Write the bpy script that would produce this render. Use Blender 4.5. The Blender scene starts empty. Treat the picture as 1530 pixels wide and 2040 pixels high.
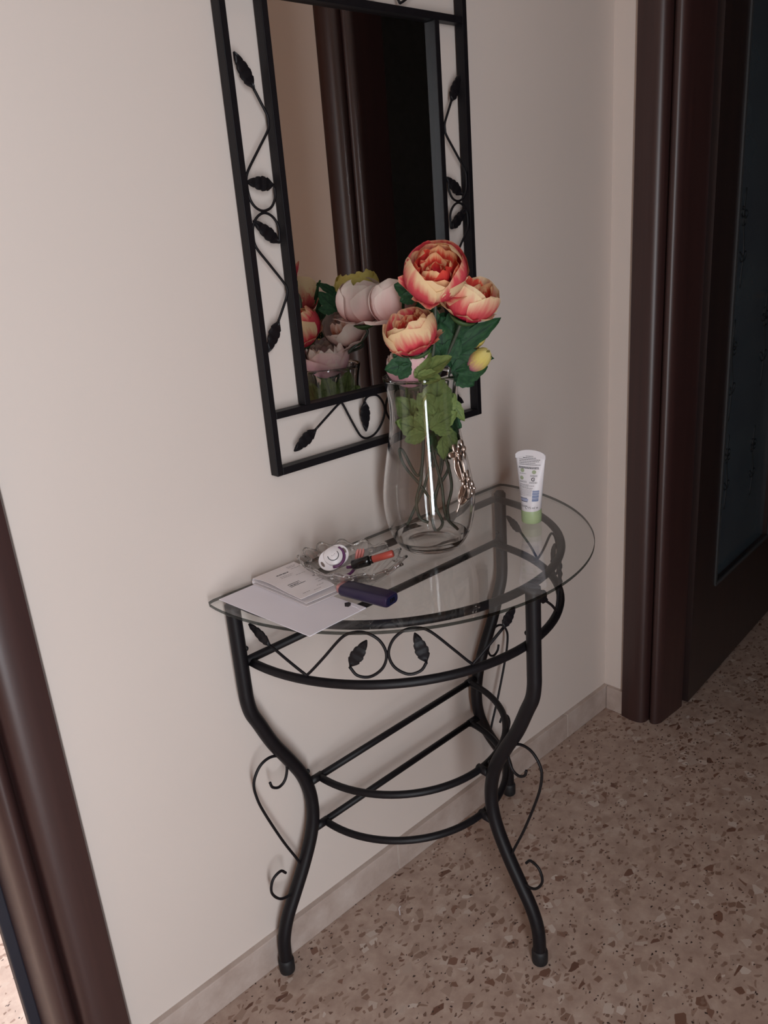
import bpy, bmesh, math, random
from mathutils import Vector, Matrix
pi = math.pi
SC = bpy.context.scene
COL = SC.collection

# ------------------------------------------------------------------ camera
FPX = 1597.647
cam_d = bpy.data.cameras.new('camera'); cam = bpy.data.objects.new('camera', cam_d); COL.objects.link(cam)
YAW, PITCH, ROLL = 0.7308457, 0.3331373, -0.0815398
_f = Vector((math.sin(YAW)*math.cos(PITCH), math.cos(YAW)*math.cos(PITCH), -math.sin(PITCH)))
_r = Vector((math.cos(YAW), -math.sin(YAW), 0)); _u = _r.cross(_f)
CR = _r*math.cos(ROLL) + _u*math.sin(ROLL); CU = -_r*math.sin(ROLL) + _u*math.cos(ROLL)
CP = Vector((-0.53457, -1.04229, 1.27267))
cam.matrix_world = Matrix(((CR.x, CU.x, -_f.x, CP.x), (CR.y, CU.y, -_f.y, CP.y), (CR.z, CU.z, -_f.z, CP.z), (0, 0, 0, 1)))
cam_d.sensor_fit = 'VERTICAL'; cam_d.sensor_height = 24.0; cam_d.sensor_width = 18.0
cam_d.lens = FPX*24.0/2040.0; cam_d.clip_start = 0.02
SC.camera = cam

# ------------------------------------------------------------------ world, lights, exposure
w = bpy.data.worlds.new('world'); SC.world = w; w.use_nodes = True
w.node_tree.nodes['Background'].inputs[0].default_value = (0.5, 0.6, 0.8, 1)
w.node_tree.nodes['Background'].inputs[1].default_value = 0.0

def area(name, loc, aim, sx, sy, power, col, spread=pi):
    d = bpy.data.lights.new(name, 'AREA'); d.shape = 'RECTANGLE'; d.size = sx; d.size_y = sy
    d.energy = power; d.color = col; d.spread = spread
    o = bpy.data.objects.new(name, d); COL.objects.link(o)
    o.location = loc
    o.rotation_euler = (Vector(aim)-Vector(loc)).to_track_quat('-Z', 'Z').to_euler()
    return o
# daylight entering through the tall narrow window of the hall (behind the camera)
area('hall_window_light', (-0.90, -1.85, 1.04), (-0.90, 0, 1.04), 0.30, 2.0, 35.5, (0.945, 1.0, 1.06))
# daylight of the room behind the left doorway
area('side_room_window_light', (0.48, 1.20, 1.5), (-0.5, 0.35, 0.0), 0.8, 1.2, 95, (0.92, 0.95, 1.0))
vs = SC.view_settings
vs.view_transform = 'Standard'; vs.look = 'None'; vs.gamma = 1.0; vs.use_curve_mapping = False
vs.exposure = 0.0

# ------------------------------------------------------------------ helpers
def lin(c):
    c = c/255.0
    return c/12.92 if c <= 0.04045 else ((c+0.055)/1.055)**2.4
def rgb(r, g, b): return (lin(r), lin(g), lin(b), 1.0)

def mat_new(name):
    m = bpy.data.materials.new(name); m.use_nodes = True
    nt = m.node_tree; b = nt.nodes['Principled BSDF']
    return m, nt, b
def N(nt, t, **kw):
    n = nt.nodes.new(t)
    for k, v in kw.items(): setattr(n, k, v)
    return n
def L(nt, a, b): nt.links.new(a, b)
def ramp(nt, fac, stops, interp='LINEAR'):
    n = N(nt, 'ShaderNodeValToRGB'); n.color_ramp.interpolation = interp
    e = n.color_ramp.elements
    while len(e) < len(stops): e.new(0.5)
    for i, (p, c) in enumerate(stops):
        e[i].position = p; e[i].color = c
    L(nt, fac, n.inputs[0]); return n
def objcoord(nt, scale=None):
    t = N(nt, 'ShaderNodeTexCoord')
    if scale is None: return t.outputs['Object']
    m = N(nt, 'ShaderNodeMapping'); m.inputs['Scale'].default_value = scale
    L(nt, t.outputs['Object'], m.inputs[0]); return m.outputs[0]
def noise(nt, co, scale, detail=3, rough=0.5):
    n = N(nt, 'ShaderNodeTexNoise'); n.inputs['Scale'].default_value = scale
    n.inputs['Detail'].default_value = detail; n.inputs['Roughness'].default_value = rough
    L(nt, co, n.inputs['Vector']); return n
def mixc(nt, fac, a, b, mode='MIX'):
    n = N(nt, 'ShaderNodeMix', data_type='RGBA', blend_type=mode)
    for i, v in ((0, fac), (6, a), (7, b)):
        if hasattr(v, 'links'): L(nt, v, n.inputs[i])
        elif i == 0: n.inputs[0].default_value = v
        else: n.inputs[i].default_value = v
    return n.outputs[2]
def math_(nt, op, a, b=0.0, clamp=False):
    n = N(nt, 'ShaderNodeMath', operation=op); n.use_clamp = clamp
    for i, v in ((0, a), (1, b)):
        if hasattr(v, 'links'): L(nt, v, n.inputs[i])
        else: n.inputs[i].default_value = v
    return n.outputs[0]
def bump(nt, b, h, strength, dist):
    n = N(nt, 'ShaderNodeBump'); n.inputs['Strength'].default_value = strength; n.inputs['Distance'].default_value = dist
    L(nt, h, n.inputs['Height']); L(nt, n.outputs[0], b.inputs['Normal'])
def simple(name, col, rough=0.5, metal=0.0, spec=0.5, var=0.06, vscale=30.0, bmp=0.0, bscale=200.0, bdist=0.0005):
    """plain coloured material with a faint mottling and optional fine relief"""
    m, nt, b = mat_new(name)
    co = objcoord(nt)
    n = noise(nt, co, vscale, 4)
    lo = tuple(max(0, x*(1-var)) for x in col[:3])+(1,); hi = tuple(min(1, x*(1+var)) for x in col[:3])+(1,)
    L(nt, ramp(nt, n.outputs[0], [(0.3, lo), (0.7, hi)]).outputs[0], b.inputs['Base Color'])
    b.inputs['Roughness'].default_value = rough; b.inputs['Metallic'].default_value = metal
    b.inputs['Specular IOR Level'].default_value = spec
    if bmp: bump(nt, b, noise(nt, co, bscale, 3).outputs[0], bmp, bdist)
    return m

def thin_glass(name, tint=(1, 1, 1, 1), f0=0.04, rough=0.0, extra=None):
    """clear sheet glass: see-through with an angle dependent reflection (Schlick)"""
    m = bpy.data.materials.new(name); m.use_nodes = True; nt = m.node_tree; nt.nodes.clear()
    g = N(nt, 'ShaderNodeNewGeometry')
    d = N(nt, 'ShaderNodeVectorMath', operation='DOT_PRODUCT'); L(nt, g.outputs['Incoming'], d.inputs[0]); L(nt, g.outputs['Normal'], d.inputs[1])
    c = math_(nt, 'ABSOLUTE', d.outputs['Value']); k = math_(nt, 'SUBTRACT', 1.0, c, True)
    p5 = math_(nt, 'POWER', k, 5.0); fr = math_(nt, 'ADD', math_(nt, 'MULTIPLY', p5, 1-f0), f0, True)
    tr = N(nt, 'ShaderNodeBsdfTransparent')
    if extra:
        cr = ramp(nt, k, extra); L(nt, cr.outputs[0], tr.inputs[0])
    else: tr.inputs[0].default_value = tint
    gl = N(nt, 'ShaderNodeBsdfGlossy'); gl.inputs['Roughness'].default_value = rough
    mx = N(nt, 'ShaderNodeMixShader'); L(nt, fr, mx.inputs[0]); L(nt, tr.outputs[0], mx.inputs[1]); L(nt, gl.outputs[0], mx.inputs[2])
    o = N(nt, 'ShaderNodeOutputMaterial'); L(nt, mx.outputs[0], o.inputs[0])
    return m

def mesh_obj(name, verts, faces, mat, parent=None, smooth=True, uvs=None, fmat=None):
    me = bpy.data.meshes.new(name)
    off = parent_origin(parent)
    me.from_pydata([(v[0]-off[0], v[1]-off[1], v[2]-off[2]) for v in verts], [], faces)
    mats = mat if isinstance(mat, (list, tuple)) else [mat]
    for mm in mats: me.materials.append(mm)
    if fmat:
        for p, i in zip(me.polygons, fmat): p.material_index = i
    if smooth: me.polygons.foreach_set('use_smooth', [True]*len(me.polygons))
    if uvs:
        ul = me.uv_layers.new(name='UVMap')
        for lp in me.loops: ul.data[lp.index].uv = uvs[lp.vertex_index]
    me.update()
    o = bpy.data.objects.new(name, me); COL.objects.link(o)
    if parent is not None: o.parent = parent
    return o
def parent_origin(p):
    off = Vector((0, 0, 0))
    while p is not None:
        off += p.location; p = p.parent
    return off
def empty(name, loc, label=None, cat=None, group=None, kind=None):
    o = bpy.data.objects.new(name, None); COL.objects.link(o); o.location = loc; o.empty_display_size = 0.05
    tag(o, label, cat, group, kind); return o
def tag(o, label=None, cat=None, group=None, kind=None):
    if label: o['label'] = label
    if cat: o['category'] = cat
    if group: o['group'] = group
    if kind: o['kind'] = kind
    return o

class MB:
    """collects vertices and faces of one mesh"""
    def __init__(s): s.v = []; s.f = []; s.m = []; s.uv = []
    def add(s, v, f, mi=0, uv=None):
        k = len(s.v); s.v += [tuple(x) for x in v]; s.f += [tuple(i+k for i in q) for q in f]; s.m += [mi]*len(f)
        s.uv += uv if uv else [(0, 0)]*len(v)
    def box(s, x0, x1, y0, y1, z0, z1, mi=0, bev=0.0):
        if bev <= 0:
            v = [(x, y, z) for x in (x0, x1) for y in (y0, y1) for z in (z0, z1)]
            s.add(v, [(0, 1, 3, 2), (4, 6, 7, 5), (0, 4, 5, 1), (2, 3, 7, 6), (0, 2, 6, 4), (1, 5, 7, 3)], mi)
        else:
            bm = bmesh.new(); bmesh.ops.create_cube(bm, size=1)
            for q in bm.verts: q.co = Vector(((x0+x1)/2+q.co.x*(x1-x0), (y0+y1)/2+q.co.y*(y1-y0), (z0+z1)/2+q.co.z*(z1-z0)))
            bmesh.ops.bevel(bm, geom=bm.edges[:], offset=bev, segments=2, profile=0.5, affect='EDGES')
            bm.verts.index_update()
            s.add([q.co for q in bm.verts], [[q.index for q in f.verts] for f in bm.faces], mi); bm.free()
    def tube(s, pts, r, n=8, closed=False, cap=True, mi=0, sq=None):
        pts = [Vector(p) for p in pts]; m = len(pts)
        rr = r if isinstance(r, (list, tuple)) else [r]*m
        tang = []
        for i in range(m):
            a = pts[(i-1) % m] if (closed or i > 0) else pts[i]; b = pts[(i+1) % m] if (closed or i < m-1) else pts[i]
            t = (b-a); tang.append(t.normalized() if t.length > 1e-9 else Vector((0, 0, 1)))
        t0 = tang[0]; ref = Vector((0, 0, 1)) if abs(t0.z) < 0.9 else Vector((1, 0, 0))
        nrm = (ref-t0*ref.dot(t0)).normalized(); V = []
        for i in range(m):
            t = tang[i]; nrm = (nrm-t*nrm.dot(t)).normalized(); bi = t.cross(nrm)
            for k in range(n):
                a = 2*pi*k/n; V.append(pts[i]+nrm*math.cos(a)*rr[i]+bi*math.sin(a)*rr[i])
        F = []
        for i in range(m if closed else m-1):
            j = (i+1) % m
            for k in range(n): F.append((i*n+k, i*n+(k+1) % n, j*n+(k+1) % n, j*n+k))
        if cap and not closed:
            F.append(tuple(range(n-1, -1, -1))); F.append(tuple((m-1)*n+k for k in range(n)))
        s.add(V, F, mi)
    def lathe(s, prof, cx, cy, n=32, mi=0, axis=None, closed=False):
        V = []; m = len(prof)
        for r, z in prof:
            for k in range(n):
                a = 2*pi*k/n; V.append((cx+r*math.cos(a), cy+r*math.sin(a), z))
        F = []
        for i in range(m if closed else m-1):
            j = (i+1) % m
            for k in range(n): F.append((i*n+k, i*n+(k+1) % n, j*n+(k+1) % n, j*n+k))
        s.add(V, F, mi)
    def prism(s, poly, fn, a, b, mi=0):
        """extrude a closed 2-D polygon between parameters a and b; fn(u,v,t) gives the point"""
        n = len(poly); V = [fn(u, v, a) for u, v in poly]+[fn(u, v, b) for u, v in poly]
        F = [(i, (i+1) % n, n+(i+1) % n, n+i) for i in range(n)]
        F += [tuple(range(n-1, -1, -1)), tuple(range(n, 2*n))]
        s.add(V, F, mi)
    def obj(s, name, mat, parent=None, smooth=True, uv=False):
        o = mesh_obj(name, s.v, s.f, mat, parent, smooth, s.uv if uv else None, s.m if isinstance(mat, (list, tuple)) else None)
        return o
def fix(o, angle=35):
    """consistent normals, flat where edges are sharp"""
    bm = bmesh.new(); bm.from_mesh(o.data); bmesh.ops.recalc_face_normals(bm, faces=bm.faces)
    for e in bm.edges:
        if len(e.link_faces) == 2 and e.calc_face_angle(0) > math.radians(angle): e.smooth = False
    bm.to_mesh(o.data); bm.free(); return o
def spline(pts, sub=6, closed=False):
    """Catmull-Rom through the points"""
    P = [Vector(p) for p in pts]; n = len(P); out = []
    for i in range(n if closed else n-1):
        p0 = P[(i-1) % n] if (closed or i > 0) else P[i]*2-P[i+1]; p1 = P[i]; p2 = P[(i+1) % n]
        p3 = P[(i+2) % n] if (closed or i+2 < n) else p2*2-p1
        for k in range(sub):
            t = k/sub
            out.append(0.5*((2*p1)+(p2-p0)*t+(2*p0-5*p1+4*p2-p3)*t*t+(3*p1-p0-3*p2+p3)*t**3))
    if not closed: out.append(P[-1])
    return out

# ------------------------------------------------------------------ materials
def wall_mat():
    m, nt, b = mat_new('painted_plaster'); co = objcoord(nt)
    n = noise(nt, co, 1.6, 3)
    L(nt, ramp(nt, n.outputs[0], [(0.3, rgb(217, 205, 197)), (0.7, rgb(221, 209, 201))]).outputs[0], b.inputs['Base Color'])
    b.inputs['Roughness'].default_value = 0.75; b.inputs['Specular IOR Level'].default_value = 0.25
    bump(nt, b, noise(nt, co, 240, 4).outputs[0], 0.06, 0.001); return m
def terrazzo_mat():
    m, nt, b = mat_new('terrazzo'); co = objcoord(nt)
    wob = noise(nt, co, 35, 2); vm = N(nt, 'ShaderNodeVectorMath', operation='MULTIPLY_ADD')
    L(nt, wob.outputs['Color'], vm.inputs[0]); vm.inputs[1].default_value = (0.008, 0.008, 0.0); L(nt, co, vm.inputs[2]); cw = vm.outputs[0]
    base = ramp(nt, noise(nt, co, 26, 5, 0.6).outputs[0], [(0.3, rgb(164, 140, 127)), (0.55, rgb(182, 160, 147)), (0.75, rgb(198, 180, 168))]).outputs[0]
    col = base
    def chips(scale, thr, size, cols, inp, off):
        mp = N(nt, 'ShaderNodeMapping'); mp.inputs['Location'].default_value = (off, off*1.7, 0.37); mp.inputs['Rotation'].default_value = (0, 0, off)
        mp.inputs['Scale'].default_value = (1.0, 1.45, 1.0)
        L(nt, cw, mp.inputs[0])
        v = N(nt, 'ShaderNodeTexVoronoi', feature='F1'); v.voronoi_dimensions = '2D'; v.inputs['Scale'].default_value = scale; L(nt, mp.outputs[0], v.inputs['Vector'])
        v2 = N(nt, 'ShaderNodeTexVoronoi', feature='DISTANCE_TO_EDGE'); v2.voronoi_dimensions = '2D'; v2.inputs['Scale'].default_value = scale; L(nt, mp.outputs[0], v2.inputs['Vector'])
        s = N(nt, 'ShaderNodeSeparateColor'); L(nt, v.outputs['Color'], s.inputs[0])
        pick = math_(nt, 'LESS_THAN', s.outputs[0], thr)
        edge = math_(nt, 'MULTIPLY', math_(nt, 'SUBTRACT', v2.outputs['Distance'], math_(nt, 'MULTIPLY', s.outputs[2], size)), 30.0, True)
        fac = math_(nt, 'MULTIPLY', pick, edge)
        cc = ramp(nt, s.outputs[1], cols).outputs[0]
        return mixc(nt, fac, inp, cc)
    col = chips(44, 0.22, 0.30, [(0.0, rgb(158, 134, 120)), (0.5, rgb(172, 150, 137)), (1.0, rgb(206, 192, 182))], col, 0.3)
    col = chips(64, 0.16, 0.34, [(0.0, rgb(132, 104, 90)), (0.6, rgb(148, 122, 108)), (1.0, rgb(160, 134, 120))], col, 1.9)
    col = chips(50, 0.045, 0.36, [(0.0, rgb(104, 74, 62)), (0.6, rgb(124, 92, 78)), (1.0, rgb(138, 106, 92))], col, 4.1)
    col = chips(120, 0.09, 0.30, [(0.0, rgb(116, 90, 78)), (1.0, rgb(150, 124, 110))], col, 2.7)
    col = chips(230, 0.018, 0.2, [(0.0, rgb(54, 38, 34)), (1.0, rgb(80, 60, 54))], col, 7.7)
    L(nt, col, b.inputs['Base Color']); b.inputs['Roughness'].default_value = 0.42; b.inputs['Specular IOR Level'].default_value = 0.35
    return m
def wood_mat(name, c0, c1, rough=0.3, vertical=True):
    m, nt, b = mat_new(name)
    co = objcoord(nt, (60, 60, 1.5) if vertical else (1.5, 60, 60))
    n = noise(nt, co, 1.0, 5, 0.6)
    L(nt, ramp(nt, n.outputs[0], [(0.3, c0), (0.7, c1)]).outputs[0], b.inputs['Base Color'])
    b.inputs['Roughness'].default_value = rough; b.inputs['Specular IOR Level'].default_value = 0.75
    return m
def base_mat():
    m, nt, b = mat_new('baseboard_stone'); co = objcoord(nt)
    n = noise(nt, co, 14, 6, 0.65)
    L(nt, ramp(nt, n.outputs[0], [(0.3, rgb(170, 152, 142)), (0.5, rgb(186, 170, 161)), (0.72, rgb(201, 188, 180))]).outputs[0], b.inputs['Base Color'])
    b.inputs['Roughness'].default_value = 0.4; return m
def petal_mat(name, base, mid, tip, jitter=0.15, sh=0.0):
    """petal colours run from the claw (v=0) to the rim (v=1), streaked along the length"""
    m, nt, b = mat_new(name)
    uv = N(nt, 'ShaderNodeUVMap'); sp = N(nt, 'ShaderNodeSeparateXYZ'); L(nt, uv.outputs[0], sp.inputs[0])
    mp = N(nt, 'ShaderNodeMapping'); mp.inputs['Scale'].default_value = (9, 1.2, 1); L(nt, uv.outputs[0], mp.inputs[0])
    oi = N(nt, 'ShaderNodeObjectInfo'); cx = N(nt, 'ShaderNodeCombineXYZ'); L(nt, math_(nt, 'MULTIPLY', oi.outputs['Random'], 40), cx.inputs[0]); L(nt, cx.outputs[0], mp.inputs['Location'])
    st = noise(nt, mp.outputs[0], 1.0, 3)
    v = math_(nt, 'ADD', sp.outputs['Y'], math_(nt, 'MULTIPLY', math_(nt, 'SUBTRACT', st.outputs[0], 0.5), 0.55))
    v = math_(nt, 'ADD', v, math_(nt, 'MULTIPLY', math_(nt, 'SUBTRACT', oi.outputs['Random'], 0.5), jitter))
    # pale side margins
    e = math_(nt, 'POWER', math_(nt, 'ABSOLUTE', math_(nt, 'SUBTRACT', math_(nt, 'MULTIPLY', sp.outputs['X'], 2.0), 1.0)), 4.0)
    v = math_(nt, 'ADD', v, math_(nt, 'MULTIPLY', e, 0.12))
    cr = ramp(nt, v, [(0.26+sh, base), (0.66+sh, mid), (min(1.0, 1.0+sh), tip)])
    L(nt, cr.outputs[0], b.inputs['Base Color']); b.inputs['Roughness'].default_value = 0.65; b.inputs['Specular IOR Level'].default_value = 0.2
    b.inputs['Subsurface Weight'].default_value = 0.0
    tl = N(nt, 'ShaderNodeBsdfTranslucent'); L(nt, cr.outputs[0], tl.inputs[0])
    mx = N(nt, 'ShaderNodeMixShader'); mx.inputs[0].default_value = 0.22
    out = nt.nodes['Material Output']; L(nt, b.outputs[0], mx.inputs[1]); L(nt, tl.outputs[0], mx.inputs[2]); L(nt, mx.outputs[0], out.inputs[0])
    bump(nt, b, st.outputs[0], 0.35, 0.0012)
    return m
def leaf_mat(name, c0, c1, vein):
    m, nt, b = mat_new(name)
    uv = N(nt, 'ShaderNodeUVMap'); sp = N(nt, 'ShaderNodeSeparateXYZ'); L(nt, uv.outputs[0], sp.inputs[0])
    n = noise(nt, uv.outputs[0], 5, 3)
    c = ramp(nt, n.outputs[0], [(0.3, c0), (0.7, c1)]).outputs[0]
    du = math_(nt, 'ABSOLUTE', math_(nt, 'SUBTRACT', sp.outputs['X'], 0.5))
    # midrib and slanted side veins
    mid = math_(nt, 'LESS_THAN', du, 0.03)
    sv = math_(nt, 'FRACT', math_(nt, 'MULTIPLY', math_(nt, 'SUBTRACT', sp.outputs['Y'], math_(nt, 'MULTIPLY', du, 0.55)), 5.0))
    sv = math_(nt, 'LESS_THAN', sv, 0.09)
    f = math_(nt, 'MULTIPLY', math_(nt, 'MAXIMUM', mid, math_(nt, 'MULTIPLY', sv, 0.6)), 0.7)
    L(nt, mixc(nt, f, c, vein), b.inputs['Base Color']); b.inputs['Roughness'].default_value = 0.6; b.inputs['Specular IOR Level'].default_value = 0.25
    return m

M = {}
M['wall'] = wall_mat()
M['bouncewall'] = simple('warm_bounce_plaster', rgb(156, 114, 78), 0.8, var=0.03, vscale=3)  # ochre on the unseen walls, made up to warm and dim bounced light
M['ceiling'] = simple('ceiling_paint', rgb(225, 220, 214), 0.8, var=0.02)
M['terrazzo'] = terrazzo_mat()
M['base'] = base_mat()
M['grout'] = simple('grout', rgb(205, 198, 190), 0.8)
M['wood'] = wood_mat('dark_lacquered_wood', rgb(53, 33, 32), rgb(64, 40, 38), 0.40)
M['wood2'] = wood_mat('dark_door_wood', rgb(40, 30, 30), rgb(52, 38, 36), 0.35)
M['seal'] = simple('door_seal', rgb(40, 40, 50), 0.5)
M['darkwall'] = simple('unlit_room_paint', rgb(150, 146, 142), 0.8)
M['iron'] = simple('black_painted_iron', rgb(19, 17, 21), 0.48, spec=0.3, var=0.15, vscale=60, bmp=0.15, bscale=500, bdist=0.0004)
M['rubber'] = simple('black_rubber', rgb(22, 22, 25), 0.6)
M['mirror'], _nt, _b = mat_new('mirror_silver')
_b.inputs['Metallic'].default_value = 1; _b.inputs['Roughness'].default_value = 0.0
L(_nt, ramp(_nt, noise(_nt, objcoord(_nt), 2.0).outputs[0], [(0, (0.80, 0.81, 0.80, 1)), (1, (0.82, 0.83, 0.82, 1))]).outputs[0], _b.inputs['Base Color'])
M['glass'] = thin_glass('table_glass', (0.975, 0.98, 0.975, 1))
M['glass_edge'] = thin_glass('table_glass_edge', (0.16, 0.18, 0.175, 1))
M['vase'] = thin_glass('vase_glass', extra=[(0.0, (0.99, 0.99, 0.99, 1)), (0.62, (0.95, 0.95, 0.95, 1)), (0.86, (0.72, 0.71, 0.70, 1)), (1.0, (0.35, 0.34, 0.33, 1))], f0=0.045)
M['dishglass'] = thin_glass('dish_glass', extra=[(0.0, (0.95, 0.95, 0.95, 1)), (0.5, (0.88, 0.875, 0.87, 1)), (0.8, (0.70, 0.69, 0.68, 1)), (1.0, (0.40, 0.39, 0.39, 1))], f0=0.11, rough=0.03)
def solid_glass(name):
    m, nt, b = mat_new(name); b.inputs['Transmission Weight'].default_value = 1; b.inputs['Roughness'].default_value = 0.0; b.inputs['IOR'].default_value = 1.47
    L(nt, ramp(nt, noise(nt, objcoord(nt), 6.0).outputs[0], [(0, (0.97, 0.98, 0.975, 1)), (1, (0.99, 0.99, 0.99, 1))]).outputs[0], b.inputs['Base Color']); return m
M['crystal'] = solid_glass('cast_glass')
M['silver'] = simple('silver_trim', rgb(222, 208, 198), 0.30, metal=1.0, var=0.05)
M['coral'] = petal_mat('coral_petal', rgb(206, 26, 74), rgb(234, 96, 104), rgb(252, 222, 176), 0.50, 0.09)
M['coral_cream'] = petal_mat('coral_cream_petal', rgb(206, 26, 74), rgb(236, 108, 110), rgb(252, 228, 186), 0.35, -0.14)
M['coral_in'] = petal_mat('coral_inner_petal', rgb(196, 34, 52), rgb(232, 88, 70), rgb(252, 206, 156), 0.45, 0.16)
M['pale'] = petal_mat('pale_pink_petal', rgb(232, 178, 174), rgb(240, 208, 202), rgb(246, 230, 220), 0.3)
M['pink'] = petal_mat('soft_pink_petal', rgb(236, 172, 190), rgb(238, 188, 196), rgb(244, 212, 206), 0.3)
M['rust_in'] = petal_mat('rust_inner_petal', rgb(168, 70, 40), rgb(206, 128, 98), rgb(244, 218, 204), 0.3)
M['yellow'] = petal_mat('yellow_petal', rgb(196, 176, 92), rgb(222, 204, 112), rgb(230, 214, 130), 0.3)
M['bud'] = petal_mat('yellow_bud_petal', rgb(204, 128, 146), rgb(232, 214, 120), rgb(240, 226, 146), 0.15)
M['leaf_dark'] = leaf_mat('dark_leaf', rgb(30, 62, 42), rgb(50, 90, 56), rgb(24, 48, 34))
M['leaf_olive'] = leaf_mat('olive_leaf', rgb(98, 118, 66), rgb(124, 142, 84), rgb(66, 84, 46))
M['stem'] = simple('flower_stem', rgb(70, 78, 66), 0.5, var=0.15)
M['calyx'] = simple('calyx_green', rgb(62, 88, 48), 0.6, var=0.15)
M['paper'] = simple('white_paper', rgb(238, 234, 242), 0.7, var=0.02, vscale=12)
M['bill'] = simple('printed_sheet_paper', rgb(236, 229, 230), 0.7, var=0.03, vscale=20)
M['ink'] = simple('print_ink', rgb(52, 48, 52), 0.7)
M['greyink'] = simple('faint_print_ink', rgb(150, 142, 144), 0.7)
M['navyink'] = simple('navy_print_ink', rgb(58, 66, 104), 0.6)
M['blueink'] = simple('blue_print_ink', rgb(96, 120, 168), 0.6)
M['greenink'] = simple('green_print_ink', rgb(170, 180, 150), 0.6)
M['tubewhite'] = simple('white_tube_plastic', rgb(236, 232, 236), 0.4, var=0.02)
M['cap'] = simple('green_cap_plastic', rgb(178, 198, 152), 0.4, var=0.04)
M['purple'] = simple('dark_purple_plastic', rgb(40, 30, 62), 0.34, var=0.06)
M['navy'] = simple('navy_plastic', rgb(28, 30, 62), 0.3, var=0.06)
M['rosegold'] = simple('rose_gold_metal', rgb(206, 150, 148), 0.35, metal=0.6)
M['pacwhite'] = simple('white_pacifier_plastic', rgb(238, 232, 234), 0.35, var=0.02)
M['pacpurple'] = simple('plum_plastic', rgb(108, 60, 104), 0.4)
M['dummyteat'] = simple('amber_silicone', rgb(190, 140, 120), 0.4)
M['gloss_black'] = simple('glossy_black_plastic', rgb(18, 16, 18), 0.2)
M['brick'] = simple('brick_red_plastic', rgb(176, 74, 62), 0.35, var=0.05)
M['salmon'] = simple('salmon_plastic', rgb(220, 138, 132), 0.3)
M['gold'] = simple('gold_metal', rgb(212, 160, 110), 0.3, metal=1.0)
M['win'] = thin_glass('window_glass', (0.9, 0.92, 0.95, 1))

# ------------------------------------------------------------------ setting
XR = 1.156            # wall_right plane
YF = -1.65            # wall_front plane
XL = -1.90
ZC = 2.70
DL0, DL1 = -1.16, -0.305     # left doorway in wall_back
DR0, DR1 = -0.902, -0.1205    # right doorway in wall_right (y)
ZD = 2.08
def struct(name, mb, mat, smooth=False): return tag(mb.obj(name, mat, None, smooth), kind='structure')
b = MB(); b.box(XL-0.3, 3.4, YF-0.3, 2.7, -0.08, 0); struct('floor', b, M['terrazzo'])
b = MB(); b.box(XL-0.3, 3.4, YF-0.3, 2.7, ZC, ZC+0.08); struct('ceiling', b, M['ceiling'])
b = MB(); b.box(DL1, XR, 0, 0.12, 0, ZC); b.box(DL0, DL1, 0, 0.12, ZD, ZC); b.box(XL, DL0, 0, 0.12, 0, ZC); struct('wall_back', b, M['wall'])
b = MB(); b.box(XR, XR+0.13, DR1, 0.12, 0, ZC); b.box(XR, XR+0.13, DR0, DR1, ZD, ZC); b.box(XR, XR+0.13, YF-0.5, DR0, 0, ZC); struct('wall_right', b, M['wall'])
WX0, WX1, WZ0, WZ1 = -1.12, -0.45, 0.02, 2.06  # unseen deep opening, shaped to keep grazing light off wall_right
b = MB(); b.box(XL, WX0, YF-0.27, YF, 0, ZC); b.box(WX1, XR+0.13, YF-0.27, YF, 0, ZC); b.box(WX0, WX1, YF-0.27, YF, 0, WZ0); b.box(WX0, WX1, YF-0.27, YF, WZ1, ZC)
struct('wall_front', b, M['bouncewall'])
b = MB(); b.box(XL-0.12, XL, YF-0.27, 0.12, 0, ZC); struct('wall_left', b, M['bouncewall'])
# narrow hall window
e = empty('window_1', ((WX0+WX1)/2, YF-0.25, WZ0), kind='structure')
b = MB(); b.box(WX0+0.03, WX1-0.03, YF-0.245, YF-0.239, WZ0+0.03, WZ1-0.03); b.obj('pane', M['win'], e, False)
b = MB()
for x0, x1, z0, z1 in ((WX0, WX0+0.03, WZ0, WZ1), (WX1-0.03, WX1, WZ0, WZ1), (WX0, WX1, WZ0, WZ0+0.03), (WX0, WX1, WZ1-0.03, WZ1)):
    b.box(x0, x1, YF-0.268, YF-0.225, z0, z1, bev=0.003)
b.obj('window_frame', M['wood'], e, False)
# room behind the left doorway
b = MB(); b.box(XL-0.12, XL, 0.12, 2.6, 0, ZC); struct('wall_side_room_left', b, M['wall'])
b = MB(); b.box(0.55, 0.67, 0.12, 2.6, 0, ZC); struct('wall_side_room_right', b, M['wall'])
b = MB(); b.box(XL, 0.55, 2.5, 2.6, 0, ZC); struct('wall_side_room_back', b, M['wall'])
# unlit room behind the right doorway
b = MB(); b.box(XR+0.13, 3.3, 0.25, 0.33, 0, ZC); struct('wall_dark_room_back', b, M['darkwall'])
b = MB(); b.box(3.2, 3.3, YF-0.5, 0.25, 0, ZC); struct('wall_dark_room_right', b, M['darkwall'])
b = MB(); b.box(XR+0.13, 3.3, YF-0.62, YF-0.5, 0, ZC); struct('wall_dark_room_front', b, M['darkwall'])

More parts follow.
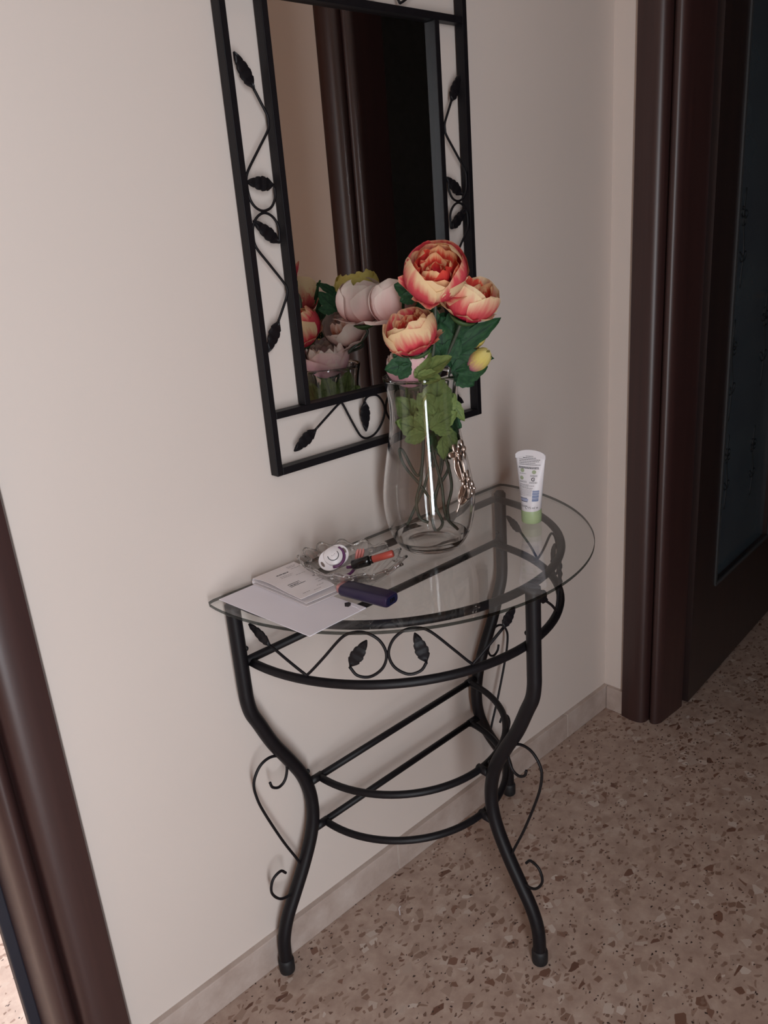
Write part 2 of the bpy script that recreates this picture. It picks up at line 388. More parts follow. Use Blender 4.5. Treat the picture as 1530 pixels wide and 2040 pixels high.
# baseboards: stone tiles with open joints
bb = empty('baseboard_back', (0.4, 0, 0), kind='structure')
js = [-0.245, 0.3515, 0.9645, XR]
for i in range(3):
    b = MB(); b.box(js[i]+0.0012, js[i+1]-0.0012, -0.012, 0.001, 0.0, 0.0685, bev=0.0015); b.obj('baseboard_tile', M['base'], bb, False)
b = MB(); b.box(-0.245, XR, -0.0095, 0.0, 0, 0.067); b.obj('joint_filler', M['grout'], bb, False)
bb = empty('baseboard_right', (XR, -0.03, 0), kind='structure')
b = MB(); b.box(XR-0.012, XR+0.001, -0.0625, -0.0132, 0, 0.0685, bev=0.0015); b.obj('baseboard_tile', M['base'], bb, False)
bb = empty('baseboard_right_2', (XR, -1.5, 0), kind='structure')
for i, (y0, y1) in enumerate(((-1.32, -0.985), (-1.645, -1.323))):
    b = MB(); b.box(XR-0.012, XR+0.001, y0, y1, 0, 0.0685, bev=0.0015); b.obj('baseboard_tile', M['base'], bb, False)

# door frames: a rounded casing, a groove, then a rounded jamb
CAS = [(0, -0.002), (0, 0.012), (0.003, 0.0160), (0.024, 0.0192), (0.036, 0.0194), (0.044, 0.0188), (0.051, 0.0172), (0.057, 0.0144), (0.0615, 0.0105), (0.0645, 0.0055), (0.0658, 0.0005), (0.066, -0.030), (0.0605, -0.030), (0.0605, -0.002)]
def arc(cx, cy, rx, ry, a0, a1, n=8):
    return [(cx+rx*math.cos(math.radians(a0+(a1-a0)*i/n)), cy+ry*math.sin(math.radians(a0+(a1-a0)*i/n))) for i in range(n+1)]
JAM = [(0.0640, -0.02)]+arc(0.0820, -0.030, 0.0165, 0.030, 155, 10, 8)+[(0.099, -0.060), (0.101, -0.095), (0.101, -0.125), (0.0640, -0.125)]
def sm(o): return fix(o, 40)
def frame(name, loc, fn, mats, sealfn=None):
    """fn(t, n, z) maps profile space to the room"""
    e = empty(name, loc, kind='structure')
    for nm, P in (('casing', CAS), ('jamb', JAM)):
        b = MB(); b.prism(P, lambda u, v, z: fn(u, v, z), 0.0, ZD); sm(b.obj(nm, mats[0], e))
    return e
dl = frame('door_1', (-0.3, 0, 0), lambda t, n, z: (-0.245-t, -n, z), [M['wood']])
b = MB(); b.box(-0.362, -0.3455, 0.105, 0.128, 0, ZD, bev=0.002); b.obj('door_seal', M['seal'], dl, False)
b = MB(); b.box(DL0, DL1, -0.016, 0.12, ZD, ZD+0.07, bev=0.004); b.obj('head', M['wood'], dl, False)
for nm, P in (('casing', CAS), ('jamb', JAM)):
    b = MB(); b.prism(P, lambda u, v, z: (-1.22+u, -v, z), 0.0, ZD); sm(b.obj(nm, M['wood'], dl))
dr = frame('door_2', (XR, -0.1, 0), lambda t, n, z: (XR-n, -0.0605-t, z), [M['wood']])
for nm, P in (('casing', CAS), ('jamb', JAM)):
    b = MB(); b.prism(P, lambda u, v, z: (XR-v, -0.980+u*1.3, z), 0.0, ZD); sm(b.obj(nm, M['wood'], dr))
b = MB(); b.box(XR-0.016, XR+0.13, DR0, DR1, ZD, ZD+0.07, bev=0.004); b.obj('head', M['wood'], dr, False)

# open door leaf with an etched glass pane, swung into the unlit room
DLX, DLY = 1.298, -0.170; ux, uy = 0.9963, 0.0862
lf = empty('door_3', (DLX, DLY, 0), kind='structure')
def DP(s, n, z): return (DLX+ux*s-uy*n*-1*0-uy*0 - (-uy)*0 - n*(-uy)*0 + (-uy)*0 + (uy*n), DLY+uy*s-ux*n, z)   # n > 0 towards the hall side
def dbox(b, s0, s1, n0, n1, z0, z1, mi=0):
    v = [DP(s, n, z) for s in (s0, s1) for n in (n0, n1) for z in (z0, z1)]
    b.add(v, [(0, 1, 3, 2), (4, 6, 7, 5), (0, 4, 5, 1), (2, 3, 7, 6), (0, 2, 6, 4), (1, 5, 7, 3)], mi)
GW0, GW1, GZ0, GZ1 = 0.148, 0.58, 0.30, 1.92
for nm, q in (('stile', (0, GW0, 0.008, ZD-0.02)), ('stile', (GW1, 0.74, 0.008, ZD-0.02)), ('rail', (GW0, GW1, 0.008, GZ0)), ('rail', (GW0, GW1, GZ1, ZD-0.02))):
    b = MB(); dbox(b, q[0], q[1], -0.04, 0.0, q[2], q[3]); fix(b.obj(nm, M['wood2'], lf, False))
b = MB()
for q in ((GW0-0.004, GW0+0.006, GZ0, GZ1), (GW1-0.006, GW1+0.004, GZ0, GZ1), (GW0, GW1, GZ0-0.004, GZ0+0.006), (GW0, GW1, GZ1-0.006, GZ1+0.004)):
    dbox(b, q[0], q[1], 0.0, 0.004, q[2], q[3])
fix(b.obj('glazing_bead', simple('grey_bead', rgb(66, 68, 70), 0.4), lf, False))
b = MB(); dbox(b, GW0, GW1, -0.022, -0.016, GZ0, GZ1)
m, nt, bs = mat_new('frosted_door_glass'); bs.inputs['Roughness'].default_value = 0.22
L(nt, ramp(nt, noise(nt, objcoord(nt), 8).outputs[0], [(0.3, rgb(62, 70, 78)), (0.7, rgb(70, 80, 86))]).outputs[0], bs.inputs['Base Color'])
fix(b.obj('glass_pane', m, lf, False))
etch = simple('etched_line', rgb(26, 28, 30), 0.6)
for (s0, z0, sc, sd) in ((0.215, 0.90, 1.0, 3), (0.225, 0.62, 0.8, 5), (0.235, 1.22, 0.9, 8), (0.45, 0.95, 1.0, 13), (0.43, 0.6, 0.8, 17), (0.44, 1.3, 0.9, 21)):
    rnd = random.Random(sd); b = MB()
    st = spline([DP(s0+sc*x, -0.0155, z0+sc*z) for x, z in ((0.0, -0.16), (0.012, -0.06), (-0.006, 0.02), (0.004, 0.10))], 5); b.tube(st, 0.0022, 5)
    for k in range(5):
        a = 2*pi*k/5+rnd.random(); c0 = (s0, z0+0.03*sc)
        ring = []
        for i in range(10):
            t = 2*pi*i/10; px = 0.021*sc*(1+math.cos(t))*0.5*1.3; py = 0.010*sc*math.sin(t)
            ring.append(DP(c0[0]+px*math.cos(a)-py*math.sin(a), -0.0155, c0[1]+px*math.sin(a)+py*math.cos(a)))
        b.tube(ring, 0.0016, 5, closed=True)
    for sg in (-1, 1):
        ring = []
        for i in range(10):
            t = 2*pi*i/10; px = 0.03*sc*(1+math.cos(t))*0.6; py = 0.009*sc*math.sin(t); a = pi/2-sg*0.8
            ring.append(DP(s0+0.006+px*math.cos(a)-py*math.sin(a), -0.0155, z0-0.09*sc+px*math.sin(a)+py*math.cos(a)))
        b.tube(ring, 0.0016, 5, closed=True)
    b.obj('etched_flower', etch, lf)
b = MB(); b.tube([DP(0.69, 0.0, 1.02), DP(0.69, 0.045, 1.02), DP(0.60, 0.05, 1.02)], 0.008, 10); b.obj('door_handle', M['gold'], lf)
# dark closed door in the far wall of the unlit room (seen only in the mirror)
d4 = empty('door_4', (3.2, -1.5, 0), kind='structure')
b = MB(); b.box(3.16, 3.2, -1.60, -0.75, 0, 2.08, bev=0.003); b.obj('door_panel', M['wood2'], d4, False)
b = MB()
for q in ((-1.52, -0.83, 0.15, 0.85), (-1.52, -0.83, 1.0, 1.95)): b.box(3.15, 3.165, q[0], q[1], q[2], q[3], bev=0.006)
b.obj('raised_panel', M['wood2'], d4, False)

# ------------------------------------------------------------------ console table
TC = (0.365, -0.035)
TB = empty('console_table', (TC[0], TC[1]-0.15, 0), 'half-round black wrought-iron console table with clear glass top against the beige wall', 'table')
def cyl(R, a, z): return Vector((TC[0]+R*math.cos(math.radians(a)), TC[1]+R*math.sin(math.radians(a)), z))
# iron leaf shared by table and mirror: built in a local frame (along d, across s, normal n)
LEAFW = [(0.0, 0.10), (0.07, 0.30), (0.16, 0.66), (0.24, 0.88), (0.29, 0.78), (0.34, 0.92), (0.43, 1.0), (0.50, 0.82), (0.54, 0.88), (0.63, 0.84), (0.70, 0.60), (0.74, 0.64), (0.83, 0.52), (0.92, 0.32), (1.0, 0.08)]
def iron_leaf(base, tip, wid, nrm, parent, th=0.0022, bend=0.0, curvefn=None):
    base = Vector(base); tip = Vector(tip); d = tip-base; n = Vector(nrm).normalized(); s = n.cross(d).normalized(); n2 = d.normalized().cross(s).normalized()*-1
    if n2.dot(n) < 0: n2 = -n2
    V = []; F = []
    for v, wv in LEAFW:
        c = base+d*v+s*(bend*math.sin(pi*v)*d.length)
        sw = 0.0012*math.sin(v*24)
        for u, hh in ((-1, 0.0), (-0.5, 0.0016+sw), (0, 0.0004), (0.5, 0.0016+sw), (1, 0.0)):
            V.append(c+s*(u*wv*wid/2)+n2*(hh+th/2))
        for u in (1, 0, -1): V.append(c+s*(u*wv*wid/2)-n2*(th/2))
    k = 8
    for i in range(len(LEAFW)-1):
        for j in range(k): F.append((i*k+j, i*k+(j+1) % k, (i+1)*k+(j+1) % k, (i+1)*k+j))
    F.append(tuple(range(k-1, -1, -1))); F.append(tuple((len(LEAFW)-1)*k+j for j in range(k)))
    return fix(mesh_obj('leaf', V, F, M['iron'], parent), 50)
RL = 0.327
PROF = [(RL, 0.7495), (RL, 0.66), (RL, 0.605), (0.3265, 0.578), (0.322, 0.552), (0.311, 0.526), (0.290, 0.477), (0.262, 0.427), (0.241, 0.385), (0.2305, 0.347), (0.2275, 0.315), (0.230, 0.283), (0.241, 0.246), (0.2635, 0.199), (0.289, 0.155), (0.310, 0.119), (0.322, 0.088), (0.327, 0.060), (0.328, 0.018)]
SCR = [(0.307, 0.407), (0.303, 0.395), (0.290, 0.388), (0.276, 0.396), (0.2695, 0.420), (0.280, 0.444), (0.300, 0.454), (0.322, 0.448), (0.3375, 0.424), (0.336, 0.392), (0.325, 0.352), (0.298, 0.277), (0.272, 0.215), (0.2695, 0.195), (0.280, 0.173), (0.299, 0.160), (0.321, 0.165), (0.336, 0.190), (0.330, 0.214), (0.312, 0.221), (0.302, 0.210)]
for a in (180, -90, 0):
    b = MB(); b.tube([cyl(r, a, z) for r, z in [(q.x, q.y) for q in spline([(r, z, 0) for r, z in PROF], 5)]], 0.0120, 16)
    leg = b.obj('leg', M['iron'], TB)
    fx, fy = cyl(0.328, a, 0)[:2]
    b = MB(); b.lathe([(0.0001, 0.0), (0.0105, 0.0), (0.0142, 0.004), (0.0148, 0.014), (0.0148, 0.026), (0.0132, 0.031), (0.0118, 0.032)], fx, fy, 18); b.obj('foot_cap', M['rubber'], leg)
    tx, ty = cyl(RL, a, 0)[:2]
    b = MB(); b.lathe([(0.0001, 0.7547), (0.0085, 0.7547), (0.0092, 0.7535), (0.0095, 0.7502), (0.0122, 0.7498), (0.0122, 0.7420)], tx, ty, 18); b.obj('bumper_pad', M['rubber'], leg)
    b = MB(); b.tube([cyl(r, a, z) for r, z in [(q.x, q.y) for q in spline([(r, z, 0) for r, z in SCR], 5)]], 0.0025, 8); b.obj('scroll', M['iron'], leg)
    for zz, rr in ((0.668, RL), (0.385, 0.241), (0.262, 0.236)):
        p = cyl(rr-0.0115, a, zz); q = cyl(rr-0.0165, a, zz); b = MB(); b.tube([p, p*0.4+q*0.6, q], [0.0045, 0.0042, 0.002], 8); b.obj('bolt', M['iron'], leg)
def arcring(name, R, z, rad, mat=None, a0=-180, a1=0):
    b = MB(); b.tube([cyl(R, a0+(a1-a0)*i/48, z) for i in range(49)], rad, 12); return b.obj(name, M['iron'], TB)
def rail(name, z, rad, r0):
    b = MB(); b.tube([(TC[0]-r0, TC[1], z), (TC[0]+r0, TC[1], z)], rad, 12); return b.obj(name, M['iron'], TB)
arcring('apron_ring', 0.311, 0.7425, 0.0068); arcring('apron_ring', 0.309, 0.6420, 0.0072)
rail('back_rail', 0.7425, 0.0068, 0.318); rail('back_rail', 0.6470, 0.0068, 0.318)
arcring('shelf_ring', 0.205, 0.3605, 0.0066); arcring('shelf_ring', 0.203, 0.2610, 0.0066)
rail('shelf_rail', 0.3605, 0.0064, 0.222); rail('shelf_rail', 0.2625, 0.0064, 0.225)
for z in (0.3605, 0.2615):
    for a in (180, -90, 0):
        b = MB(); b.tube([cyl(0.199, a, z), cyl(0.226, a, z)], 0.0078, 12); b.obj('weld_collar', M['iron'], TB)
# apron vines: one per quarter
RV = 0.309
Q1W1 = [(-169.6, 0.6882), (-163.6, 0.6700), (-158.5, 0.6530), (-157.3, 0.6525), (-152.0, 0.6830), (-146.0, 0.7195), (-142.6, 0.7292), (-138.8, 0.7285), (-135.4, 0.7150), (-133.9, 0.6925), (-135.2, 0.6700), (-138.8, 0.6560), (-142.4, 0.6580), (-144.4, 0.6725)]
Q1W2 = [(-98.6, 0.6935), (-104.2, 0.6730), (-108.9, 0.6540), (-110.1, 0.6535), (-115.0, 0.6830), (-121.2, 0.7195), (-124.6, 0.7296), (-128.4, 0.7290), (-131.8, 0.7150), (-133.3, 0.6925), (-132.0, 0.6700), (-128.4, 0.6560), (-124.9, 0.6590), (-123.1, 0.6715)]
Q1L = [((-169.6, 0.6882), (-178.0, 0.713)), ((-144.3, 0.6725), (-138.9, 0.7165)), ((-123.1, 0.6715), (-125.8, 0.7225)), ((-98.8, 0.6935), (-94.0, 0.7195))]
for q in (0, 1):
    fa = (lambda a: a) if q == 0 else (lambda a: -6.0-(a+178.0)*(75.5/84.0))
    for W in (Q1W1, Q1W2):
        b = MB(); b.tube(spline([cyl(RV, fa(a), z) for a, z in W], 5), 0.0023, 8); b.obj('vine_wire', M['iron'], TB)
    for (a0, z0), (a1, z1) in Q1L:
        am = math.radians((fa(a0)+fa(a1))/2)
        iron_leaf(cyl(RV, fa(a0), z0), cyl(RV, fa(a1), z1), 0.0215, (math.cos(am), math.sin(am), 0), TB)
# glass top: half disc with a short straight strip at the wall
GR, GCY = 0.3605, -0.042
out = [(0.0062+0.0, -0.024), (0.0095, -0.0155), (0.018, -0.0125)]
poly = [(TC[0]+GR*math.cos(math.radians(a)), GCY+GR*math.sin(math.radians(a))) for a in [180+180*i/72 for i in range(73)]]
poly += [(0.7245, -0.024), (0.7205, -0.0150), (0.712, -0.0125)] + [(0.018, -0.0125), (0.0095, -0.0150), (0.0055, -0.024)]
n = len(poly); cxy = Vector((TC[0], -0.15))
def inset(k, dd): return [((Vector(p)-cxy)*(1-dd/0.36)+cxy) for p in poly]
b = MB(); lev = [(0.001, 0.7548), (0.0, 0.7558), (0.0, 0.7590), (0.001, 0.76)]
V = []
for dd, z in lev: V += [(p[0], p[1], z) for p in inset(0, dd)]
F = []; fm = []
for i in range(3):
    for k in range(n): F.append((i*n+k, i*n+(k+1) % n, (i+1)*n+(k+1) % n, (i+1)*n+k)); fm.append(1)
F.append(tuple(range(n-1, -1, -1))); fm.append(0); F.append(tuple(3*n+k for k in range(n))); fm.append(0)
b.add(V, F); b.m = fm
gt = b.obj('glass_top', [M['glass'], M['glass_edge']], TB, False); gt['label'] = 'clear glass half-round tabletop'

# ------------------------------------------------------------------ wall mirror
MR = empty('wall_mirror', (0.409, 0, 0.9225), 'tall mirror in a black iron frame with leaf vines, hung on the beige wall', 'mirror')
Y0, Y1 = -0.024, -0.006; BW = 0.0112
X0, X1, Z0, Z1 = 0.1598, 0.6582, 0.9225, 1.6985
IX0, IX1 = 0.229, 0.5885; IZ0, IZ1 = 1.0130, 1.6080
def fbar(x0, x1, z0, z1, nm='frame_bar'):
    b = MB(); b.box(x0, x1, Y0, Y1, z0, z1, bev=0.001); b.obj(nm, M['iron'], MR, False)
fbar(X0, X0+BW, Z0, Z1); fbar(X1-BW, X1, Z0, Z1); fbar(X0+BW, X1-BW, Z0, Z0+BW+0.001); fbar(X0+BW, X1-BW, Z1-BW, Z1)
fbar(IX0, IX0+BW, IZ0+BW, IZ1-BW); fbar(IX1-BW, IX1, IZ0+BW, IZ1-BW); fbar(X0+BW, X1-BW, IZ0, IZ0+BW); fbar(X0+BW, X1-BW, IZ1-BW, IZ1)
b = MB(); b.box(IX0+0.004, IX1-0.004, -0.012, -0.008, IZ0+0.004, IZ1-0.004); b.obj('mirror_pane', M['mirror'], MR, False)
for x in (X0+0.08, X1-0.08):
    b = MB(); b.box(x-0.01, x+0.01, -0.0062, 0.0, Z1-BW, Z1-0.001); b.obj('hanging_bracket', M['iron'], MR, False)
YV = -0.019
def mwire(pts):
    b = MB(); b.tube(spline([(x, YV, z) for x, z in pts], 5), 0.0020, 8); b.obj('vine_wire', M['iron'], MR)
def mleaf(p0, p1, wd=0.021, bend=0.0): iron_leaf((p0[0], YV, p0[1]), (p1[0], YV, p1[1]), wd, (0, -1, 0), MR, bend=bend)
CXM, CZM = 0.409, 1.3155
# side strips: upper and lower vine, left drawn from the picture, right mirrored
UP = [(0.2039, 1.4772), (0.2130, 1.4608), (0.2220, 1.4440), (0.2226, 1.4330), (0.2195, 1.4235), (0.198, 1.397), (0.1755, 1.368), (0.1728, 1.352), (0.1750, 1.334), (0.1835, 1.322), (0.1965, 1.3172), (0.2110, 1.322), (0.2195, 1.335), (0.2205, 1.3500)]
LO = [(0.1997, 1.1597), (0.2110, 1.178), (0.2212, 1.196), (0.2218, 1.207), (0.2150, 1.218), (0.195, 1.243), (0.1755, 1.268), (0.1728, 1.284), (0.1752, 1.2985), (0.1845, 1.310), (0.1978, 1.3145), (0.2115, 1.308), (0.2195, 1.294), (0.2185, 1.2715)]
UPL = [((0.2039, 1.4772), (0.178, 1.5211), 0.021), ((0.2195, 1.3518), (0.1730, 1.3570), 0.021)]
LOL = [((0.1997, 1.1597), (0.1738, 1.1163), 0.021), ((0.2180, 1.2712), (0.1757, 1.3050), 0.020)]
for W in (UP, LO):
    mwire(W); mwire([(2*CXM-x, z) for x, z in W])
for p0, p1, wd in UPL+LOL: mleaf(p0, p1, wd); 
for p0, p1, wd in UPL+LOL:
    q0, q1 = (2*CXM-p0[0], p0[1]), (2*CXM-p1[0], p1[1])
    if abs(p1[1]-1.357) < 0.01: q0, q1 = (2*CXM-0.2120+0.026, 1.327), (2*CXM-0.2262, 1.3575)
    mleaf(q0, q1, wd)
# bottom and top strips
BO = [(0.2481, 0.9801), (0.277, 0.9975), (0.3025, 1.0120), (0.3095, 1.0105), (0.3225, 0.985), (0.3371, 0.9573), (0.3455, 0.9460), (0.3570, 0.9408), (0.3740, 0.9432), (0.3880, 0.9525), (0.3990, 0.9665), (0.4040, 0.9800), (0.4010, 0.9950), (0.3900, 1.0090), (0.3766, 1.0125), (0.3650, 1.0110), (0.3589, 1.0058)]
def topz(z): return (IZ1+Z1)/2-(z-(Z0+IZ0+BW)/2)
for fl in (0, 1):
    for tp in (0, 1):
        g = lambda p: ((p[0] if not fl else 2*0.4045-p[0]+0.002), (p[1] if not tp else topz(p[1])))
        mwire([g(p) for p in BO])
        mleaf(g((0.2481, 0.9801)), g((0.2006, 0.9544)), 0.022); mleaf(g((0.3589, 1.0050)), g((0.3565, 0.953)), 0.022)

# ------------------------------------------------------------------ glass vase
VX, VY, VZ = 0.385, -0.133, 0.760
VH = Vector((0.745, -0.667, 0)); VD = Vector((-0.667, -0.745, 0))     # right and towards the hall, as used for the bouquet
def bq(s, z, d): p = Vector((VX, VY, 0))+VH*s+VD*d; return Vector((p.x, p.y, z))
VP = [(0.0450, 0.7602), (0.0520, 0.7614), (0.0572, 0.7680), (0.0634, 0.7780), (0.0702, 0.7930), (0.0748, 0.8130), (0.0772, 0.8330), (0.0772, 0.8530), (0.0750, 0.8740), (0.0708, 0.9000), (0.0660, 0.9250), (0.0610, 0.9500), (0.0572, 0.9750), (0.0556, 0.9950), (0.0562, 1.0150), (0.0588, 1.0350), (0.0628, 1.0530)]
def vr(z):
    for (r0, z0), (r1, z1) in zip(VP, VP[1:]):
        if z0 <= z <= z1: return r0+(r1-r0)*(z-z0)/(z1-z0)
    return VP[0][0]
VS = empty('glass_vase', (VX, VY, VZ), 'tall clear glass vase with silver flower trim standing on the glass tabletop', 'vase')
po = [(q.x, q.y) for q in spline([(r, z, 0) for r, z in VP], 4)]
pin = [(r-0.0032, z) for r, z in po if z > 0.782]
b = MB(); b.lathe([p for p in po if p[1] >= 0.7668]+[(0.0623, 1.0545), (0.0606, 1.0545)]+pin[::-1], VX, VY, 72, closed=True); fix(b.obj('vase_body', M['crystal'], VS), 60)
b = MB(); b.lathe([(0.0001, 0.7612), (0.0340, 0.7612), (0.0410, 0.7604), (0.0475, 0.7603), (0.0522, 0.7622), (0.0560, 0.7668), (0.0605, 0.7745), (0.0645, 0.7812), (0.0610, 0.7812), (0.0540, 0.7760), (0.0440, 0.7730), (0.0200, 0.7725), (0.0001, 0.7723)], VX, VY, 72); fix(b.obj('thick_base', M['crystal'], VS), 60)
b = MB(); b.tube([(VX+0.0616*math.cos(2*pi*i/72), VY+0.0616*math.sin(2*pi*i/72), 1.0543) for i in range(72)], 0.0012, 8, closed=True); b.obj('rim', M['crystal'], VS)
# silver blossoms and leaves stuck on the flank
def vsurf(ph, z, off=0.0):
    r = vr(z)+off; return Vector((VX+r*math.cos(ph), VY+r*math.sin(ph), z))
def vphi(s, z): return math.atan2(VD.y, VD.x)+math.asin(max(-0.97, min(0.97, s/vr(z))))
def sil_blob(name, ph, z, ang, ln, wd, th=0.0028):
    """a domed petal lying on the vase, pointing along ang from (ph,z)"""
    V = []; F = []; nu, nv = 10, 4; r = vr(z)
    for i in range(nv+1):
        for k in range(nu):
            t = 2*pi*k/nu; q = math.cos(i*pi/2/nv); 
            x = ln/2+ln/2*math.cos(t)*q; y = wd/2*math.sin(t)*q
            dx = x*math.cos(ang)-y*math.sin(ang); dz = x*math.sin(ang)+y*math.cos(ang)
            V.append(vsurf(ph+dx/r, z+dz, 0.0004+th*math.sin(i*pi/2/nv)**0.7))
    for i in range(nv):
        for k in range(nu): F.append((i*nu+k, i*nu+(k+1) % nu, (i+1)*nu+(k+1) % nu, (i+1)*nu+k))
    return V, F
def blossom(s, z, sc, rot, np_=5):
    ph = vphi(s, z)
    V, F = sil_blob('c', ph-0.002/0.07, z, 0, 0.006*sc, 0.006*sc, 0.0055)
    ctr = fix(mesh_obj('silver_blossom', V, F, M['silver'], VS), 60); ctr['label'] = 'silver blossom'
    for k in range(np_):
        a = rot+2*pi*k/np_
        V, F = sil_blob('p', ph+0.002*math.cos(a)/vr(z), z+0.002*math.sin(a), a, 0.0125*sc, 0.0085*sc)
        fix(mesh_obj('petal', V, F, M['silver'], ctr), 60)
def silver_leaf(s, z, ang, ln, wd):
    ph = vphi(s, z); r = vr(z); ring = []
    for i in range(18):
        t = 2*pi*i/18; x = ln/2*(1+math.cos(t)); y = wd/2*math.sin(t)*(1-0.25*math.cos(t))
        ring.append(vsurf(ph+(x*math.cos(ang)-y*math.sin(ang))/r, z+x*math.sin(ang)+y*math.cos(ang), 0.0012))
    b = MB(); b.tube(ring, 0.0011, 6, closed=True)
    b.tube([vsurf(ph+(x*math.cos(ang))/r, z+x*math.sin(ang), 0.0012) for x in [ln*i/6 for i in range(7)]], 0.0008, 6)
    V, F = sil_blob('l', ph, z, ang, ln, wd*0.95, 0.0008); b.add(V, F)
    o = fix(b.obj('silver_leaf', M['silver'], VS), 60)
blossom(0.0450, 0.9300, 1.25, 0.5); blossom(0.0570, 0.9330, 1.15, 1.2); blossom(0.0610, 0.8850, 1.2, 0.9); blossom(0.0715, 0.8640, 0.95, 0.2)
silver_leaf(0.0455, 0.9250, -1.48, 0.040, 0.021); silver_leaf(0.0590, 0.8770, -2.25, 0.034, 0.024)
b = MB(); b.tube(spline([vsurf(vphi(s, z), z, 0.001) for s, z in ((0.0470, 0.889), (0.054, 0.882), (0.056, 0.872))], 4), 0.0012, 6)
b.tube(spline([vsurf(vphi(s, z), z, 0.001) for s, z in ((0.0690, 0.8560), (0.0600, 0.8530), (0.0480, 0.8620), (0.0430, 0.8480), (0.0390, 0.8385))], 4), 0.0016, 6)
b.obj('silver_tendril', M['silver'], VS)

# ------------------------------------------------------------------ flowers
def petal_mesh(rnd, R, zc, th0, th1, phw, phi0, flare=0.0, ruffle=0.0, notch=0.05, tuck=0.0, nu=8, nv=9, sq=0.92):
    V = []; UV = []
    k1, k2, k3 = rnd.uniform(0, 6.3), rnd.uniform(0, 6.3), rnd.uniform(0, 6.3)
    for j in range(nv+1):
        v0 = j/nv
        for i in range(nu+1):
            u = -1+2*i/nu
            tipcut = 1-0.22*abs(u)**2.4 - notch*(0.5+0.5*math.sin(u*9+k3))*abs(math.sin(u*4+k1))
            v = v0*tipcut
            th = math.radians(th0+(th1-th0)*v)
            wv = 0.42+0.62*math.sin(min(1.0, v*1.15)*pi*0.62)
            ph = phi0+u*math.radians(phw)*wv
            r = R*(1+flare*max(0, v-0.35)**1.5*2.2-0.05*u*u*tuck)
            r *= 1+ruffle*(v**1.5)*math.sin(u*5.5+k1)*0.5+ruffle*v*math.sin(v*7+k2)*0.3
            V.append(Vector((r*math.sin(th)*math.cos(ph), r*math.sin(th)*math.sin(ph), zc-r*math.cos(th)*sq)))
            UV.append(((u+1)/2, v0))
    F = [(j*(nu+1)+i, j*(nu+1)+i+1, (j+1)*(nu+1)+i+1, (j+1)*(nu+1)+i) for j in range(nv) for i in range(nu)]
    return V, F, UV
def orient(axis, spin=0.0):
    z = Vector(axis).normalized(); q = z.to_track_quat('Z', 'Y'); return q.to_matrix() @ Matrix.Rotation(spin, 3, 'Z')
def trileaf(parent, base, direc, nrm, ln, wd, mat, lobes=3, sd=0, curl=0.15):
    """lobed, toothed leaf; base point, pointing direction, facing normal"""
    rnd = random.Random(sd); d = Vector(direc).normalized(); n = Vector(nrm); n = (n-d*n.dot(d)).normalized(); s = d.cross(n)
    b = MB()
    def blade(org, ang, l, w):
        dd = d*math.cos(ang)+s*math.sin(ang); ss = -d*math.sin(ang)+s*math.cos(ang); V = []; UV = []; nv = 12
        ph = rnd.uniform(0, 6)
        for j in range(nv+1):
            v = j/nv; wv = (math.sin(pi*min(1, v*0.94+0.06))**0.75)*(1-0.25*v)
            tooth = 1+0.22*(((v*4.0) % 1.0)-0.4)*(v < 0.95)
            for u in (-1, -0.5, 0, 0.5, 1):
                x = u*w/2*wv*(tooth if abs(u) == 1 else 1)
                h = abs(u)*0.10*w - curl*l*v*v + 0.02*l*math.sin(v*5+ph+u)
                V.append(org+dd*(l*v+abs(u)*l*0.05)+ss*x+n*h); UV.append(((u+1)/2, v))
        F = [(j*5+i, j*5+i+1, (j+1)*5+i+1, (j+1)*5+i) for j in range(nv) for i in range(4)]
        b.add(V, F, 0, UV)
    base = Vector(base)
    blade(base, 0, ln, wd)
    if lobes == 3:
        blade(base+d*ln*0.10+n*0.0006, 0.75, ln*0.66, wd*0.72); blade(base+d*ln*0.10+n*0.0006, -0.75, ln*0.66, wd*0.72)
    return b.obj('leaf', mat, parent, True, True)
